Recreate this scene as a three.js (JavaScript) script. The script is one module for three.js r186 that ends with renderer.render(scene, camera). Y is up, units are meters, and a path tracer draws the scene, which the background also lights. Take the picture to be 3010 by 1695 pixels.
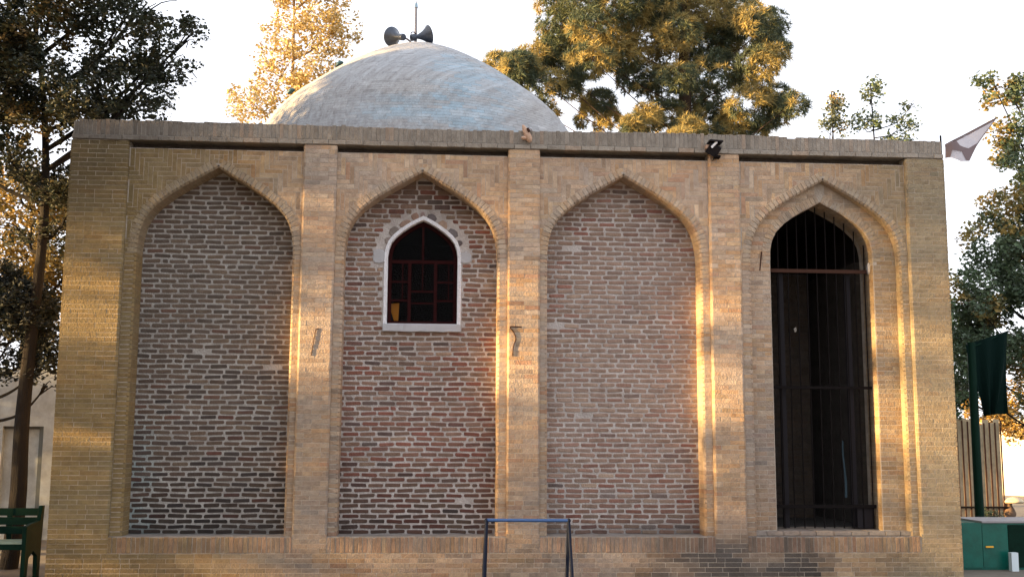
import * as THREE from 'three';
import { ImprovedNoise } from 'three/addons/math/ImprovedNoise.js';

// ---------- camera, sky, sun, exposure ----------
const scene = new THREE.Scene();
const camera = new THREE.PerspectiveCamera(29.14, 1024 / 576, 0.1, 600);
camera.position.set(4.248, 1.628, 12.8);
camera.rotation.set(0.13644, -0.06832, 0.0055, 'YXZ');
scene.add(camera);

{ // pale hazy evening sky, nearly white all round, a little bluer overhead
  const W = 256, H = 128, d = new Float32Array(W * H * 4);
  for (let j = 0; j < H; j++) for (let i = 0; i < W; i++) {
    const el = ((j + 0.5) / H - 0.5) * Math.PI, s = Math.max(0, Math.sin(el)), k = (j * W + i) * 4;
    const az = (i + 0.5) / W * Math.PI * 2 - Math.PI;           // direction (cos az, sin az) in x, z
    const warm = 0.5 + 0.5 * Math.cos(az - Math.PI), low = Math.exp(-s * 4);
    const b = 0.325 + 0.02 * low;
    d[k] = b * (0.93 + 0.06 * low + 0.04 * warm * low); d[k + 1] = b * (0.98 + 0.02 * low); d[k + 2] = b * (1.10 - 0.05 * low - 0.03 * warm * low); d[k + 3] = 1;
    if (el < 0) { d[k] = 0.14; d[k + 1] = 0.13; d[k + 2] = 0.12; }
  }
  const t = new THREE.DataTexture(d, W, H, THREE.RGBAFormat, THREE.FloatType);
  t.mapping = THREE.EquirectangularReflectionMapping; t.magFilter = THREE.LinearFilter; t.needsUpdate = true;
  scene.background = t; scene.environment = t;
}
const SUN_TO = new THREE.Vector3(-0.977, 0.125, 0.168).normalize();
const sun = new THREE.DirectionalLight(new THREE.Color().setRGB(1, 0.64, 0.27), 5);
sun.position.copy(SUN_TO).multiplyScalar(60).add(new THREE.Vector3(5, 3, 0)); sun.target.position.set(5, 3, 0);
sun.castShadow = true; sun.shadow.mapSize.set(4096, 4096);
Object.assign(sun.shadow.camera, { left: -25, right: 25, bottom: -20, top: 25, near: 1, far: 150 });
sun.shadow.radius = 2;
scene.add(sun, sun.target);
const EXPOSURE = 4.8;

// ---------- helpers ----------
let seed = 12345;
const rnd = () => { seed = (seed + 0x6D2B79F5) | 0; let t = Math.imul(seed ^ (seed >>> 15), 1 | seed); t = (t + Math.imul(t ^ (t >>> 7), 61 | t)) ^ t; return ((t ^ (t >>> 14)) >>> 0) / 4294967296; };
const rr = (a, b) => a + (b - a) * rnd();
const PN = new ImprovedNoise();
const n3 = (x, y, z) => PN.noise(x, y, z);
const fbm = (x, y, z = 0) => n3(x, y, z) + 0.5 * n3(x * 2.1 + 7, y * 2.1, z + 3) + 0.25 * n3(x * 4.3, y * 4.3 + 5, z + 9);
const clamp = (v, a = 0, b = 1) => Math.min(b, Math.max(a, v));
const sm = (a, b, v) => { const t = clamp((v - a) / (b - a)); return t * t * (3 - 2 * t); };
const mixc = (a, b, t) => [a[0] + (b[0] - a[0]) * t, a[1] + (b[1] - a[1]) * t, a[2] + (b[2] - a[2]) * t];
const mul = (a, k) => [a[0] * k, a[1] * k, a[2] * k];
const used = {};
const numbered = (n) => { used[n] = (used[n] || 0) + 1; return used[n] === 1 ? n : n + '_' + String(used[n] - 1).padStart(3, '0'); };
function tag(o, label, category, group, kind) { o.userData.label = label; if (category) o.userData.category = category; if (group) o.userData.group = group; if (kind) o.userData.kind = kind; return o; }
function thing(name, label, category, pos = [0, 0, 0], turn = 0, group) {
  const o = new THREE.Group(); o.name = numbered(name); o.position.set(...pos); o.rotation.y = turn; scene.add(o);
  return tag(o, label, category, group);
}
class MB { // collects faces (flat shaded) with a colour each
  constructor() { this.p = []; this.c = []; this.u = []; this.du = rnd() * 7; this.dv = rnd() * 7; }
  tri(a, b, c, col) {
    for (const v of [a, b, c]) { this.p.push(v[0], v[1], v[2]); this.c.push(col[0], col[1], col[2]); this.u.push(v[0] + v[2] * 0.8 + this.du, v[1] + v[2] * 0.6 + this.dv); }
  }
  quad(a, b, c, d, col) { this.tri(a, b, c, col); this.tri(a, c, d, col); }
  box(x0, x1, y0, y1, z0, z1, col, T) {
    const f = (x, y, z) => { if (!T) return [x, y, z]; const v = new THREE.Vector3(x, y, z).applyMatrix4(T); return [v.x, v.y, v.z]; };
    const v = [f(x0, y0, z0), f(x1, y0, z0), f(x1, y1, z0), f(x0, y1, z0), f(x0, y0, z1), f(x1, y0, z1), f(x1, y1, z1), f(x0, y1, z1)];
    for (const [a, b, c, d] of [[4, 5, 6, 7], [1, 0, 3, 2], [0, 4, 7, 3], [5, 1, 2, 6], [7, 6, 2, 3], [0, 1, 5, 4]]) this.quad(v[a], v[b], v[c], v[d], col);
    return this;
  }
  geo() {
    const g = new THREE.BufferGeometry();
    g.setAttribute('position', new THREE.Float32BufferAttribute(this.p, 3));
    g.setAttribute('color', new THREE.Float32BufferAttribute(this.c, 3));
    g.setAttribute('uv', new THREE.Float32BufferAttribute(this.u, 2));
    g.computeVertexNormals(); return g;
  }
  build(name, m, parent, kind) { const o = new THREE.Mesh(this.geo(), m); o.name = name; if (kind) o.userData.kind = kind; (parent || scene).add(o); return o; }
}
// a prism with a bevelled front: pts counter-clockwise seen from +z, front at zf, back at zb, bevel per edge or one for all
function prism(mb, pts, zf, zb, bev, col, T, back = false) {
  const n = pts.length, B = (i) => (Array.isArray(bev) ? bev[(i + n) % n] : bev), ins = [], zr = [];
  for (let i = 0; i < n; i++) {
    const a = pts[(i + n - 1) % n], p = pts[i], b = pts[(i + 1) % n];
    let d1 = [p[0] - a[0], p[1] - a[1]], d2 = [b[0] - p[0], b[1] - p[1]]; const l1 = Math.hypot(...d1) || 1, l2 = Math.hypot(...d2) || 1;
    d1 = [d1[0] / l1, d1[1] / l1]; d2 = [d2[0] / l2, d2[1] / l2];
    const n1 = [-d1[1], d1[0]], n2 = [-d2[1], d2[0]], b1 = B(i - 1), b2 = B(i), cr = d1[0] * d2[1] - d1[1] * d2[0];
    if (Math.abs(cr) < 0.05) ins.push([p[0] + n2[0] * b2, p[1] + n2[1] * b2]);
    else { // meet of the two offset lines
      const q1 = [p[0] + n1[0] * b1, p[1] + n1[1] * b1], q2 = [p[0] + n2[0] * b2, p[1] + n2[1] * b2];
      const t = ((q2[0] - q1[0]) * d2[1] - (q2[1] - q1[1]) * d2[0]) / cr; ins.push([q1[0] + d1[0] * t, q1[1] + d1[1] * t]);
    }
    zr.push(zf - Math.max(b1, b2) * 0.9);
  }
  const V = (x, y, z) => { if (!T) return [x, y, z]; const v = new THREE.Vector3(x, y, z).applyMatrix4(T); return [v.x, v.y, v.z]; };
  const F = ins.map((q) => V(q[0], q[1], zf)), R = pts.map((q, i) => V(q[0], q[1], zr[i])), K = pts.map((q) => V(q[0], q[1], zb));
  for (let i = 1; i < n - 1; i++) { mb.tri(F[0], F[i], F[i + 1], col); if (back) mb.tri(K[0], K[i + 1], K[i], col); }
  for (let i = 0; i < n; i++) { const j = (i + 1) % n; mb.quad(R[i], R[j], F[j], F[i], col); mb.quad(K[i], K[j], R[j], R[i], col); }
}
const rect = (x0, x1, y0, y1) => [[x0, y0], [x1, y0], [x1, y1], [x0, y1]];
function planPrism(mb, pts, y0, y1, col) { // polygon in (x, z) stood up from y0 to y1; pts clockwise seen from above = outward faces
  const n = pts.length;
  for (let i = 0; i < n; i++) { const a = pts[i], b = pts[(i + 1) % n]; mb.quad([a[0], y0, a[1]], [b[0], y0, b[1]], [b[0], y1, b[1]], [a[0], y1, a[1]], col); }
  for (let i = 1; i < n - 1; i++) { mb.tri([pts[0][0], y1, pts[0][1]], [pts[i][0], y1, pts[i][1]], [pts[i + 1][0], y1, pts[i + 1][1]], col); mb.tri([pts[0][0], y0, pts[0][1]], [pts[i + 1][0], y0, pts[i + 1][1]], [pts[i][0], y0, pts[i][1]], col); }
}
function extr(pts, holes, z0, z1) { // flat shape with holes, from z0 to z1
  const s = new THREE.Shape(pts.map((p) => new THREE.Vector2(...p)));
  for (const h of holes) s.holes.push(new THREE.Path(h.map((p) => new THREE.Vector2(...p))));
  const g = new THREE.ExtrudeGeometry(s, { depth: z1 - z0, bevelEnabled: false, curveSegments: 1 }); g.translate(0, 0, z0); return g;
}
function tubeGeo(pts, r0, r1, seg = 8, n = 20) { // tapered tube
  const c = new THREE.CatmullRomCurve3(pts.map((p) => new THREE.Vector3(...p))), g = new THREE.TubeGeometry(c, n, 1, seg, false), P = g.attributes.position, N = g.attributes.normal;
  for (let i = 0; i <= n; i++) { const o = c.getPointAt(i / n), r = r0 + (r1 - r0) * i / n; for (let j = 0; j <= seg; j++) { const k = i * (seg + 1) + j; P.setXYZ(k, o.x + N.getX(k) * r, o.y + N.getY(k) * r, o.z + N.getZ(k) * r); } }
  return g;
}
function mesh(name, g, m, parent) { const o = new THREE.Mesh(g, m); o.name = name; (parent || scene).add(o); return o; }

// ---------- materials ----------
function noiseTex(size, f, lo, hi, oct = 4, warm = 0) { // tileable grey noise
  const d = new Uint8Array(size * size * 4), vals = [];
  const lat = []; for (let o = 0; o < oct; o++) { const m = f << o, a = new Float32Array(m * m); for (let i = 0; i < a.length; i++) a[i] = rnd(); lat.push([m, a]); }
  for (let y = 0; y < size; y++) for (let x = 0; x < size; x++) {
    let v = 0, w = 0;
    lat.forEach(([m, a], o) => { const u = x / size * m, t = y / size * m, i = u | 0, j = t | 0, fu = sm(0, 1, u - i), ft = sm(0, 1, t - j), g = (p, q) => a[(q % m) * m + (p % m)], k = 1 / (1 + o * 0.55); v += k * ((g(i, j) * (1 - fu) + g(i + 1, j) * fu) * (1 - ft) + (g(i, j + 1) * (1 - fu) + g(i + 1, j + 1) * fu) * ft); w += k; });
    vals.push(v / w);
  }
  for (let i = 0; i < vals.length; i++) { const t = clamp((vals[i] - 0.25) / 0.5), v = 255 * (lo + (hi - lo) * t); d[i * 4] = v; d[i * 4 + 1] = v * (1 - warm * (1 - t)); d[i * 4 + 2] = v * (1 - 1.6 * warm * (1 - t)); d[i * 4 + 3] = 255; }
  const t = new THREE.DataTexture(d, size, size); t.wrapS = t.wrapT = THREE.RepeatWrapping; t.magFilter = THREE.LinearFilter; t.minFilter = THREE.LinearMipmapLinearFilter; t.generateMipmaps = true; t.needsUpdate = true; return t;
}
const grain = noiseTex(512, 8, 0.66, 1.0, 6, 0.05), fine = noiseTex(256, 16, 0, 1, 4);
const rep = (t, r) => { const c = t.clone(); c.repeat.set(r, r); c.needsUpdate = true; return c; };
const grain2 = rep(grain, 1.6), bumpF = rep(fine, 5);
const SP = (o) => new THREE.MeshPhysicalMaterial({ side: THREE.DoubleSide, specularIntensity: 0.12, ...o });
const S = (o) => new THREE.MeshStandardMaterial({ side: THREE.DoubleSide, ...o });
const lin = (r, g, b) => new THREE.Color().setRGB(r, g, b);
const M = {
  brick: S({ vertexColors: true, map: grain2, bumpMap: bumpF, bumpScale: 0.004, roughness: 0.93 }),
  mortar: S({ vertexColors: true, map: grain2, bumpMap: bumpF, bumpScale: 0.006, roughness: 0.96 }),
  core: S({ color: lin(0.46, 0.40, 0.33), map: grain2, bumpMap: bumpF, bumpScale: 0.004, roughness: 0.96 }),
  plaster: S({ color: lin(0.84, 0.83, 0.85), bumpMap: bumpF, bumpScale: 0.01, roughness: 0.9 }),
  whitewash: S({ color: lin(0.56, 0.60, 0.59), map: rep(grain, 0.5), roughness: 0.9 }),
  wood: SP({ color: lin(0.030, 0.007, 0.007), map: rep(grain, 3), roughness: 0.9 }),
  iron: SP({ color: lin(0.010, 0.008, 0.008), map: rep(grain, 4), roughness: 0.8 }),
  rust: SP({ color: lin(0.07, 0.035, 0.025), map: rep(grain, 6), roughness: 0.85 }),
  glass: new THREE.MeshPhysicalMaterial({ color: lin(0.5, 0.42, 0.42), transmission: 1, thickness: 0, roughness: 0.03, ior: 1.1, side: THREE.DoubleSide }),
  horn: S({ color: lin(0.05, 0.065, 0.095), roughness: 0.38, metalness: 0.25, map: rep(grain, 3) }),
  steel: S({ color: lin(0.30, 0.28, 0.28), roughness: 0.6, metalness: 0.4 }),
  blue: S({ color: lin(0.02, 0.075, 0.24), roughness: 0.5, map: rep(grain, 4) }),
  bluedark: SP({ color: lin(0.014, 0.020, 0.038), roughness: 0.55, map: rep(grain, 4) }),
  green: S({ color: lin(0.003, 0.115, 0.085), roughness: 0.25, map: rep(grain, 0.7) }),
  darkgreen: SP({ color: lin(0.004, 0.022, 0.014), roughness: 0.5, map: rep(grain, 2) }),
  palegreen: S({ color: lin(0.26, 0.34, 0.26), roughness: 0.6, map: rep(grain, 3) }),
  cream: S({ color: lin(0.66, 0.55, 0.36), roughness: 0.7, map: rep(grain, 1) }),
  black: SP({ color: lin(0.018, 0.016, 0.018), roughness: 0.5 }),
  tan: S({ color: lin(0.56, 0.36, 0.24), roughness: 0.6, map: rep(grain, 5) }),
  yellow: S({ color: lin(0.80, 0.42, 0.03), roughness: 0.7 }),
  bark: S({ color: lin(0.018, 0.013, 0.010), map: rep(grain, 2), bumpMap: bumpF, bumpScale: 0.02, roughness: 0.95 }),
  concrete: S({ color: lin(0.36, 0.34, 0.30), map: rep(grain, 1), bumpMap: bumpF, bumpScale: 0.004, roughness: 0.95 }),
  clothwhite: new THREE.MeshPhysicalMaterial({ color: lin(0.60, 0.57, 0.60), transmission: 0.4, thickness: 0, roughness: 0.95, side: THREE.DoubleSide }),
  clothbrown: S({ color: lin(0.17, 0.125, 0.125), roughness: 0.9 }),
  flagdark: SP({ color: lin(0.003, 0.012, 0.010), roughness: 0.85 }),
  ribbon: S({ color: lin(0.006, 0.022, 0.032), roughness: 0.8 }),
  urn: S({ color: lin(0.16, 0.10, 0.06), roughness: 0.85, map: rep(grain, 3) }),
  roof: S({ color: lin(0.33, 0.30, 0.26), map: rep(grain, 0.5), roughness: 0.95 }),
};
const LEAVES = new THREE.MeshPhysicalMaterial({ vertexColors: true, transmission: 0.3, thickness: 0, roughness: 0.85, side: THREE.DoubleSide });
const NEEDLES = new THREE.MeshPhysicalMaterial({ vertexColors: true, transmission: 0.2, thickness: 0, roughness: 0.8, side: THREE.DoubleSide });

// ---------- ground ----------
{
  const g = new THREE.PlaneGeometry(600, 600, 1, 1); g.rotateX(-Math.PI / 2);
  const t = noiseTex(512, 6, 0.6, 1, 6, 0.08); t.repeat.set(120, 120);
  const o = mesh('ground', g, S({ color: lin(0.17, 0.15, 0.12), map: t, roughness: 0.97 })); tag(o, 'dusty pale earth ground around the brick building', null, null, 'structure');
  const p = new MB();
  for (let k = 0; k < 26; k++) p.box(-1 + k * 0.5 + 0.004, -0.5 + k * 0.5 - 0.004, -0.08, 0.05 + rr(-0.004, 0.004), 0.05, 0.9, mul([0.2, 0.185, 0.165], rr(0.85, 1.1)));
  tag(p.build('pavement', M.mortar), 'concrete slab apron along the foot of the brick front', null, null, 'structure');
}

// ---------- the brick shrine ----------
const shrine = thing('brick_shrine', 'tan brick shrine with four pointed arch recesses, flat parapet and low pale dome', 'shrine');
const CURVE = [[1, 3.75], [0.995, 3.86], [0.975, 3.99], [0.935, 4.115], [0.865, 4.225], [0.76, 4.33], [0.60, 4.445], [0.41, 4.557], [0.205, 4.665], [0, 4.772]];
const CURVE2 = [[1, 3.80], [0.993, 3.93], [0.955, 4.05], [0.86, 4.16], [0.71, 4.255], [0.54, 4.335], [0.36, 4.405], [0.18, 4.465], [0, 4.525]];
const CURVEW = [[1, 3.80], [0.97, 3.89], [0.90, 3.97], [0.77, 4.04], [0.59, 4.105], [0.39, 4.165], [0.19, 4.215], [0, 4.25]];
function arch(cx, hw, curve, y0) {
  const half = (y) => { if (y <= curve[0][1]) return hw; for (let i = 1; i < curve.length; i++) if (y <= curve[i][1]) { const a = curve[i - 1], b = curve[i], t = (y - a[1]) / (b[1] - a[1]); return hw * (a[0] + (b[0] - a[0]) * t); } return -1; };
  const apex = curve[curve.length - 1][1];
  const inside = (x, y, off = 0) => { if (y > apex + off * 1.15) return false; const h = half(Math.max(y - off * 0.75, y0)); return h >= 0 && y > y0 - off && Math.abs(x - cx) < h + off * (y > curve[3][1] ? 1.0 : 1); };
  const pts = (off, yb = y0) => { // outline counter-clockwise from bottom left, grown by off
    const R = []; curve.forEach(([u, y], i) => {
      const a = curve[Math.max(0, i - 1)], b = curve[Math.min(curve.length - 1, i + 1)]; let tx = (b[0] - a[0]) * hw, ty = b[1] - a[1]; if (i === 0) { tx = 0; ty = 1; }
      const l = Math.hypot(tx, ty); R.push(i === curve.length - 1 ? [0, y + off * 1.25] : [u * hw + ty / l * off, y - tx / l * off]);
    });
    const out = [[cx - hw - off, yb], [cx + hw + off, yb]];
    for (const [u, y] of R) out.push([cx + u, y]); for (let i = R.length - 2; i >= 0; i--) out.push([cx - R[i][0], R[i][1]]);
    return out;
  };
  const walk = (step, off, f) => { // f(point, outward normal) along the right half from the spring, then mirrored
    const P = curve.map(([u, y]) => [u * hw, y]), L = [0]; for (let i = 1; i < P.length; i++) L.push(L[i - 1] + Math.hypot(P[i][0] - P[i - 1][0], P[i][1] - P[i - 1][1]));
    const n = Math.round(L[L.length - 1] / step), st = L[L.length - 1] / n;
    const at = (s) => { let i = 1; while (i < L.length - 1 && L[i] < s) i++; const t = (s - L[i - 1]) / (L[i] - L[i - 1]); return [P[i - 1][0] + (P[i][0] - P[i - 1][0]) * t, P[i - 1][1] + (P[i][1] - P[i - 1][1]) * t]; };
    for (let k = 0; k < n; k++) { const s = (k + 0.5) * st, p = at(s), a = at(Math.max(0, s - 0.08)), b = at(Math.min(L[L.length - 1], s + 0.08)), tx = b[0] - a[0], ty = b[1] - a[1], l = Math.hypot(tx, ty); for (const g of [1, -1]) f([cx + g * p[0], p[1]], [g * ty / l, -tx / l], st, k / n, g); }
  };
  return { cx, hw, apex, half, inside, pts, walk, y0 };
}
const bays = [{ fl: 0.655, fr: 2.667, cx: 1.68, hw: 0.89 }, { fl: 3.054, fr: 5.073, cx: 4.06, hw: 0.90 }, { fl: 5.452, fr: 7.485, cx: 6.46, hw: 0.918 }, { fl: 7.863, fr: 9.915, cx: 8.898, hw: 0.913 }];
bays.forEach((b) => { b.a = arch(b.cx, b.hw, CURVE, 0.55); });
const door = arch(8.895, 0.632, CURVE2, 0.61), win = arch(4.075, 0.42, CURVEW, 2.99);
const X1 = 10.4, D1 = 0.05, DI = 0.33, CH = 0.021;

// colours of the buff facing bricks: every brick its own tone, weathering in broad patches
const BUFF = [[0.45, 0.31, 0.165], [0.43, 0.285, 0.155], [0.41, 0.30, 0.185], [0.47, 0.32, 0.18], [0.37, 0.27, 0.17], [0.45, 0.28, 0.135], [0.46, 0.34, 0.205]];
function buff(x, y, plane = 0) {
  let c = BUFF[(rnd() * BUFF.length) | 0]; c = mul(c, rr(0.76, 1.0)); if (rnd() < 0.06) c = mixc(c, [0.33, 0.17, 0.085], rr(0.3, 0.8)); if (rnd() < 0.05) c = mul(c, 0.7);
  const w = fbm(x * 0.9, y * 0.9, 2 + plane); c = mixc(c, [0.29, 0.25, 0.195], clamp(0.15 + w * 0.7, 0, 0.5));          // grey weathering
  const o = fbm(x * 0.7 + 9, y * 1.1, 5); c = mixc(c, [0.38, 0.225, 0.105], clamp(o * 0.55, 0, 0.35));                    // ochre
  const midBright = sm(1.5, 3.2, x) * sm(9.6, 8.2, x); c = mixc(c, mul([c[0], c[1] * 1.04, c[2] * 1.22], 1 + 0.42 * sm(1.0, 3.4, y)), midBright); const shadeLeft = sm(3.2, 0.3, x); c = mixc(c, [0.18, 0.132, 0.04], shadeLeft * 0.72);                                               // shade painted into the yellower left end, light into the upper middle
  const gr = sm(9.2, 10.1, x); c = mixc(c, [0.255, 0.23, 0.15], gr * 0.6); const tl = sm(1.0, 0.3, x) * sm(4.0, 4.7, y); c = mul(c, 1 - 0.45 * tl);                                              // right end greyed, top left darkened
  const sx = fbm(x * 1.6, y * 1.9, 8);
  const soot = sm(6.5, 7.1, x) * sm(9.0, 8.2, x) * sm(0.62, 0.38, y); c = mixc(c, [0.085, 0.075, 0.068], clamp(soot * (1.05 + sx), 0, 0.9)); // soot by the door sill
  const ft = sm(0.75, 0.1, y); c = mul(c, 1 - ft * clamp(0.22 + sx * 0.35, 0, 0.5));                                     // darker, blotchy foot
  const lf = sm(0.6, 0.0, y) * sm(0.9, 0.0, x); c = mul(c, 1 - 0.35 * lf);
  return c;
}
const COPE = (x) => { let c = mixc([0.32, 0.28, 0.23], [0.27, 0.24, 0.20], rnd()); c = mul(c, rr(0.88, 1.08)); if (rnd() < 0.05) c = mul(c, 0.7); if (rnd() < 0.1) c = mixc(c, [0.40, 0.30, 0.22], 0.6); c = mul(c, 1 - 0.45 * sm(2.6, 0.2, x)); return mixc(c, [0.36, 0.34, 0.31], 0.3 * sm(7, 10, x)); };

// pieces: the nearest 300 of a kind stand alone, the others are joined
function emit(list, name, restName, material, parent, most = 300) {
  list.forEach((b) => { b.d = (b.x - 4.248) ** 2 + (b.y - 1.628) ** 2; });
  const near = [...list].sort((a, b) => a.d - b.d).slice(0, most), set = new Set(near), rest = new MB();
  for (const b of list) { const mb = set.has(b) ? new MB() : rest; if (mb === rest) { mb.du = rnd() * 9; mb.dv = rnd() * 9; } b.make(mb); if (mb !== rest) mb.build(name, material, parent); }
  if (rest.p.length) rest.build(restName, material, parent, 'stuff');
}
const jag = (v) => v + rr(-0.0012, 0.0012);

// --- cores (mortar bodies) ---
const PIERS = [[0, 0.655, 0, 1], [2.667, 3.054, 1, 1], [5.073, 5.452, 1, 1], [7.485, 7.863, 1, 1], [9.915, X1, 1, 0]];
{
  const mb = new MB(), col = [0.46, 0.40, 0.325];
  for (const [a, b] of PIERS) planPrism(mb, [[a + 0.002, -0.6], [a + 0.002, -0.0225], [a + 0.0235, -0.0018], [b - 0.0235, -0.0018], [b - 0.002, -0.0225], [b - 0.002, -0.6]].reverse(), 0.37, 5.06, col);
  mb.box(0.003, X1 - 0.003, -0.3, 0.37, -0.6, -0.0018, col);
  for (const b of bays) mb.box(b.fl - 0.02, b.fr + 0.02, 0.371, 0.546, -0.6, -0.0035, mul(col, 0.8));
  mb.build('pier_core', M.mortar, shrine);
  const walls = new MB(), wc = [0.38, 0.30, 0.2];
  walls.box(0.004, 0.5, -0.3, 5.0, -7.6, -0.601, wc); walls.box(X1 - 0.5, X1 - 0.004, -0.3, 5.0, -7.6, -0.601, wc); walls.box(0.5, X1 - 0.5, -0.3, 5.0, -7.6, -7.2, wc);
  walls.build('side_wall', M.mortar, shrine);
  const fl = new MB(); fl.box(0.5, X1 - 0.5, 0.3, 0.59, -7.2, -0.601, [0.10, 0.085, 0.07]); fl.build('inner_floor', M.mortar, shrine);
  const rf = new MB(); rf.box(0.01, X1 - 0.01, 5.0, 5.12, -7.59, -0.45, [0.33, 0.3, 0.26]); rf.build('roof', M.roof, shrine);
  const pb = new MB(); pb.box(0.02, X1 - 0.02, 5.066, 5.27, -0.32, 0.0015, [0.30, 0.275, 0.245]); pb.box(0.02, X1 - 0.02, 5.12, 5.27, -7.6, -7.35, [0.3, 0.27, 0.23]); pb.box(0.02, 0.27, 5.12, 5.27, -7.35, -0.32, [0.3, 0.27, 0.23]); pb.box(X1 - 0.27, X1 - 0.02, 5.12, 5.27, -7.35, -0.32, [0.3, 0.27, 0.23]);
  pb.build('parapet_core', M.mortar, shrine);
  const sf = new MB(); for (const b of bays) sf.box(b.fl - 0.02, b.fr + 0.02, 4.987, 5.064, -0.6, -0.19, [0.12, 0.1, 0.085]); sf.build('slot_back', M.mortar, shrine);
}
for (const b of bays) { // spandrel bodies with the arch cut through, the front layer standing back behind the chamfer
  const R = (h, yt = 5.0) => [[b.fl - 0.01, 0.549], [h[0][0], 0.549], ...h.slice(2).reverse(), [h[1][0], 0.549], [b.fr + 0.01, 0.549], [b.fr + 0.01, yt], [b.fl - 0.01, yt]];
  const bottomFix = (h) => { // h: bottom left, bottom right, then right spring ... apex ... left spring
    const up = h.slice(2), L = [[b.fl - 0.01, 0.549], [h[0][0], 0.549]]; for (let i = up.length - 1; i >= 0; i--) L.push(up[i]); L.push([h[1][0], 0.549], [b.fr + 0.01, 0.549], [b.fr + 0.01, 4.986], [b.fl - 0.01, 4.986]); return L;
  };
  mesh('spandrel_core', extr(bottomFix(b.a.pts(0.024)), [], -0.08, -D1 - 0.0018), M.core, shrine);
  mesh('spandrel_core', extr(bottomFix(b.a.pts(0.004)), [], -0.6, -0.081), M.core, shrine);
}

// --- facing bricks of piers and plinth ---
{
  const list = [], P = 0.05329, J = 0.0042;
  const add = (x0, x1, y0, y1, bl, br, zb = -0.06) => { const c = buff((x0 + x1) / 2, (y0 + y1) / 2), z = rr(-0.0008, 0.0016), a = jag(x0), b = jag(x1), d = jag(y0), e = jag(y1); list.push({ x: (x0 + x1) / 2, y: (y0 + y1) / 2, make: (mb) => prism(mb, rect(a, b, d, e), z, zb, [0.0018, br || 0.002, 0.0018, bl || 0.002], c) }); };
  PIERS.forEach(([a, b, cl, cr], pi) => {
    for (let k = 0; k < 88; k++) {
      const y0 = 0.37 + k * P, y1 = y0 + P - J; let x = a; const w = b - a, cuts = [];
      let t = k % 2 ? 0.2 : 0.1; if (w < 0.45) t = k % 2 ? 0.19 : 0.095; t *= rr(0.94, 1.06); while (t < w - 0.06) { cuts.push(t); t += 0.2 * rr(0.95, 1.05); if (rnd() < 0.08) t -= 0.09; }
      let p = 0; for (const q of [...cuts, w]) { if (q - p < 0.03) continue; const first = p === 0, last = q === w, ch = y0 > 0.54 ? CH * rr(0.9, 1.1) : 0.004; add(a + p + (first ? 0 : J / 2), a + q - (last ? 0 : J / 2), y0, y1, first && cl ? ch : 0, last && cr ? ch : 0); p = q; }
    }
  });
  for (let k = 0; k < 12; k++) { const y0 = 0.37 - (k + 1) * P, y1 = y0 + P - J; let x = k % 2 ? -0.1 : 0; while (x < X1) { const w = 0.2 * (rnd() < 0.15 ? 0.5 : 1) * rr(0.96, 1.03), x0 = Math.max(0, x), x1 = Math.min(X1, x + w - J); if (x1 - x0 > 0.03) add(x0, x1, y0, y1); x += w; } }
  emit(list, 'facing_brick', 'facing_brickwork', M.brick, shrine);
}
// --- jamb bricks beside the arches, with the corner chamfered ---
{
  const list = [], P = 0.0535;
  bays.forEach((b, bi) => {
    const zb = bi === 3 ? -0.2 : -DI - 0.02;
    for (let k = 0; k < 60; k++) {
      const y0 = 0.552 + k * P, y1 = Math.min(y0 + P - 0.004, 3.75); if (y1 - y0 < 0.02) continue;
      for (const s of [-1, 1]) {
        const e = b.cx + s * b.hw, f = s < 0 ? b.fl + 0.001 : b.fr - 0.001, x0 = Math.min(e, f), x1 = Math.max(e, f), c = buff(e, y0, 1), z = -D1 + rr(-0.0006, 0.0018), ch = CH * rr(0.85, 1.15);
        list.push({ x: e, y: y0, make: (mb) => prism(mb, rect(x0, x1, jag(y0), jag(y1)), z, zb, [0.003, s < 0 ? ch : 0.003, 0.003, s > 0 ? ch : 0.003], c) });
      }
    }
  });
  emit(list, 'jamb_brick', 'jamb_brickwork', M.brick, shrine);
}
// --- voussoirs ---
{
  const list = [];
  const ring = (a, step, len, zf, zb, ch) => a.walk(step, 0, (p, n, st, t, g) => {
    const w = st / 2 - 0.0022, tx = -n[1], ty = n[0], L = len * rr(0.95, 1.05), fl = 1 + 0.06 * (1 - t);
    const q = [[p[0] - tx * w, p[1] - ty * w], [p[0] + tx * w, p[1] + ty * w], [p[0] + tx * w * fl + n[0] * L, p[1] + ty * w * fl + n[1] * L], [p[0] - tx * w * fl + n[0] * L, p[1] - ty * w * fl + n[1] * L]];
    const area = (q[1][0] - q[0][0]) * (q[2][1] - q[1][1]) - (q[1][1] - q[0][1]) * (q[2][0] - q[1][0]); let pts = q, bv = [ch, 0.003, 0.003, 0.003];
    if (area < 0) { pts = [q[1], q[0], q[3], q[2]]; }
    if (p[1] + n[1] * L > 4.99) return;
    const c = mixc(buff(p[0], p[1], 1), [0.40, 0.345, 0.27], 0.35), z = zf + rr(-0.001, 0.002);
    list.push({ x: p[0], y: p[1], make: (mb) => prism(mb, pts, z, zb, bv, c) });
  });
  bays.forEach((b, i) => ring(b.a, 0.053, 0.105, -D1 + 0.004, i === 3 ? -0.2 : -DI - 0.02, CH));
  ring(door, 0.05, 0.105, -0.166, -0.5, 0.014);
  emit(list, 'voussoir', 'voussoir_ring', M.brick, shrine);
}
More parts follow.
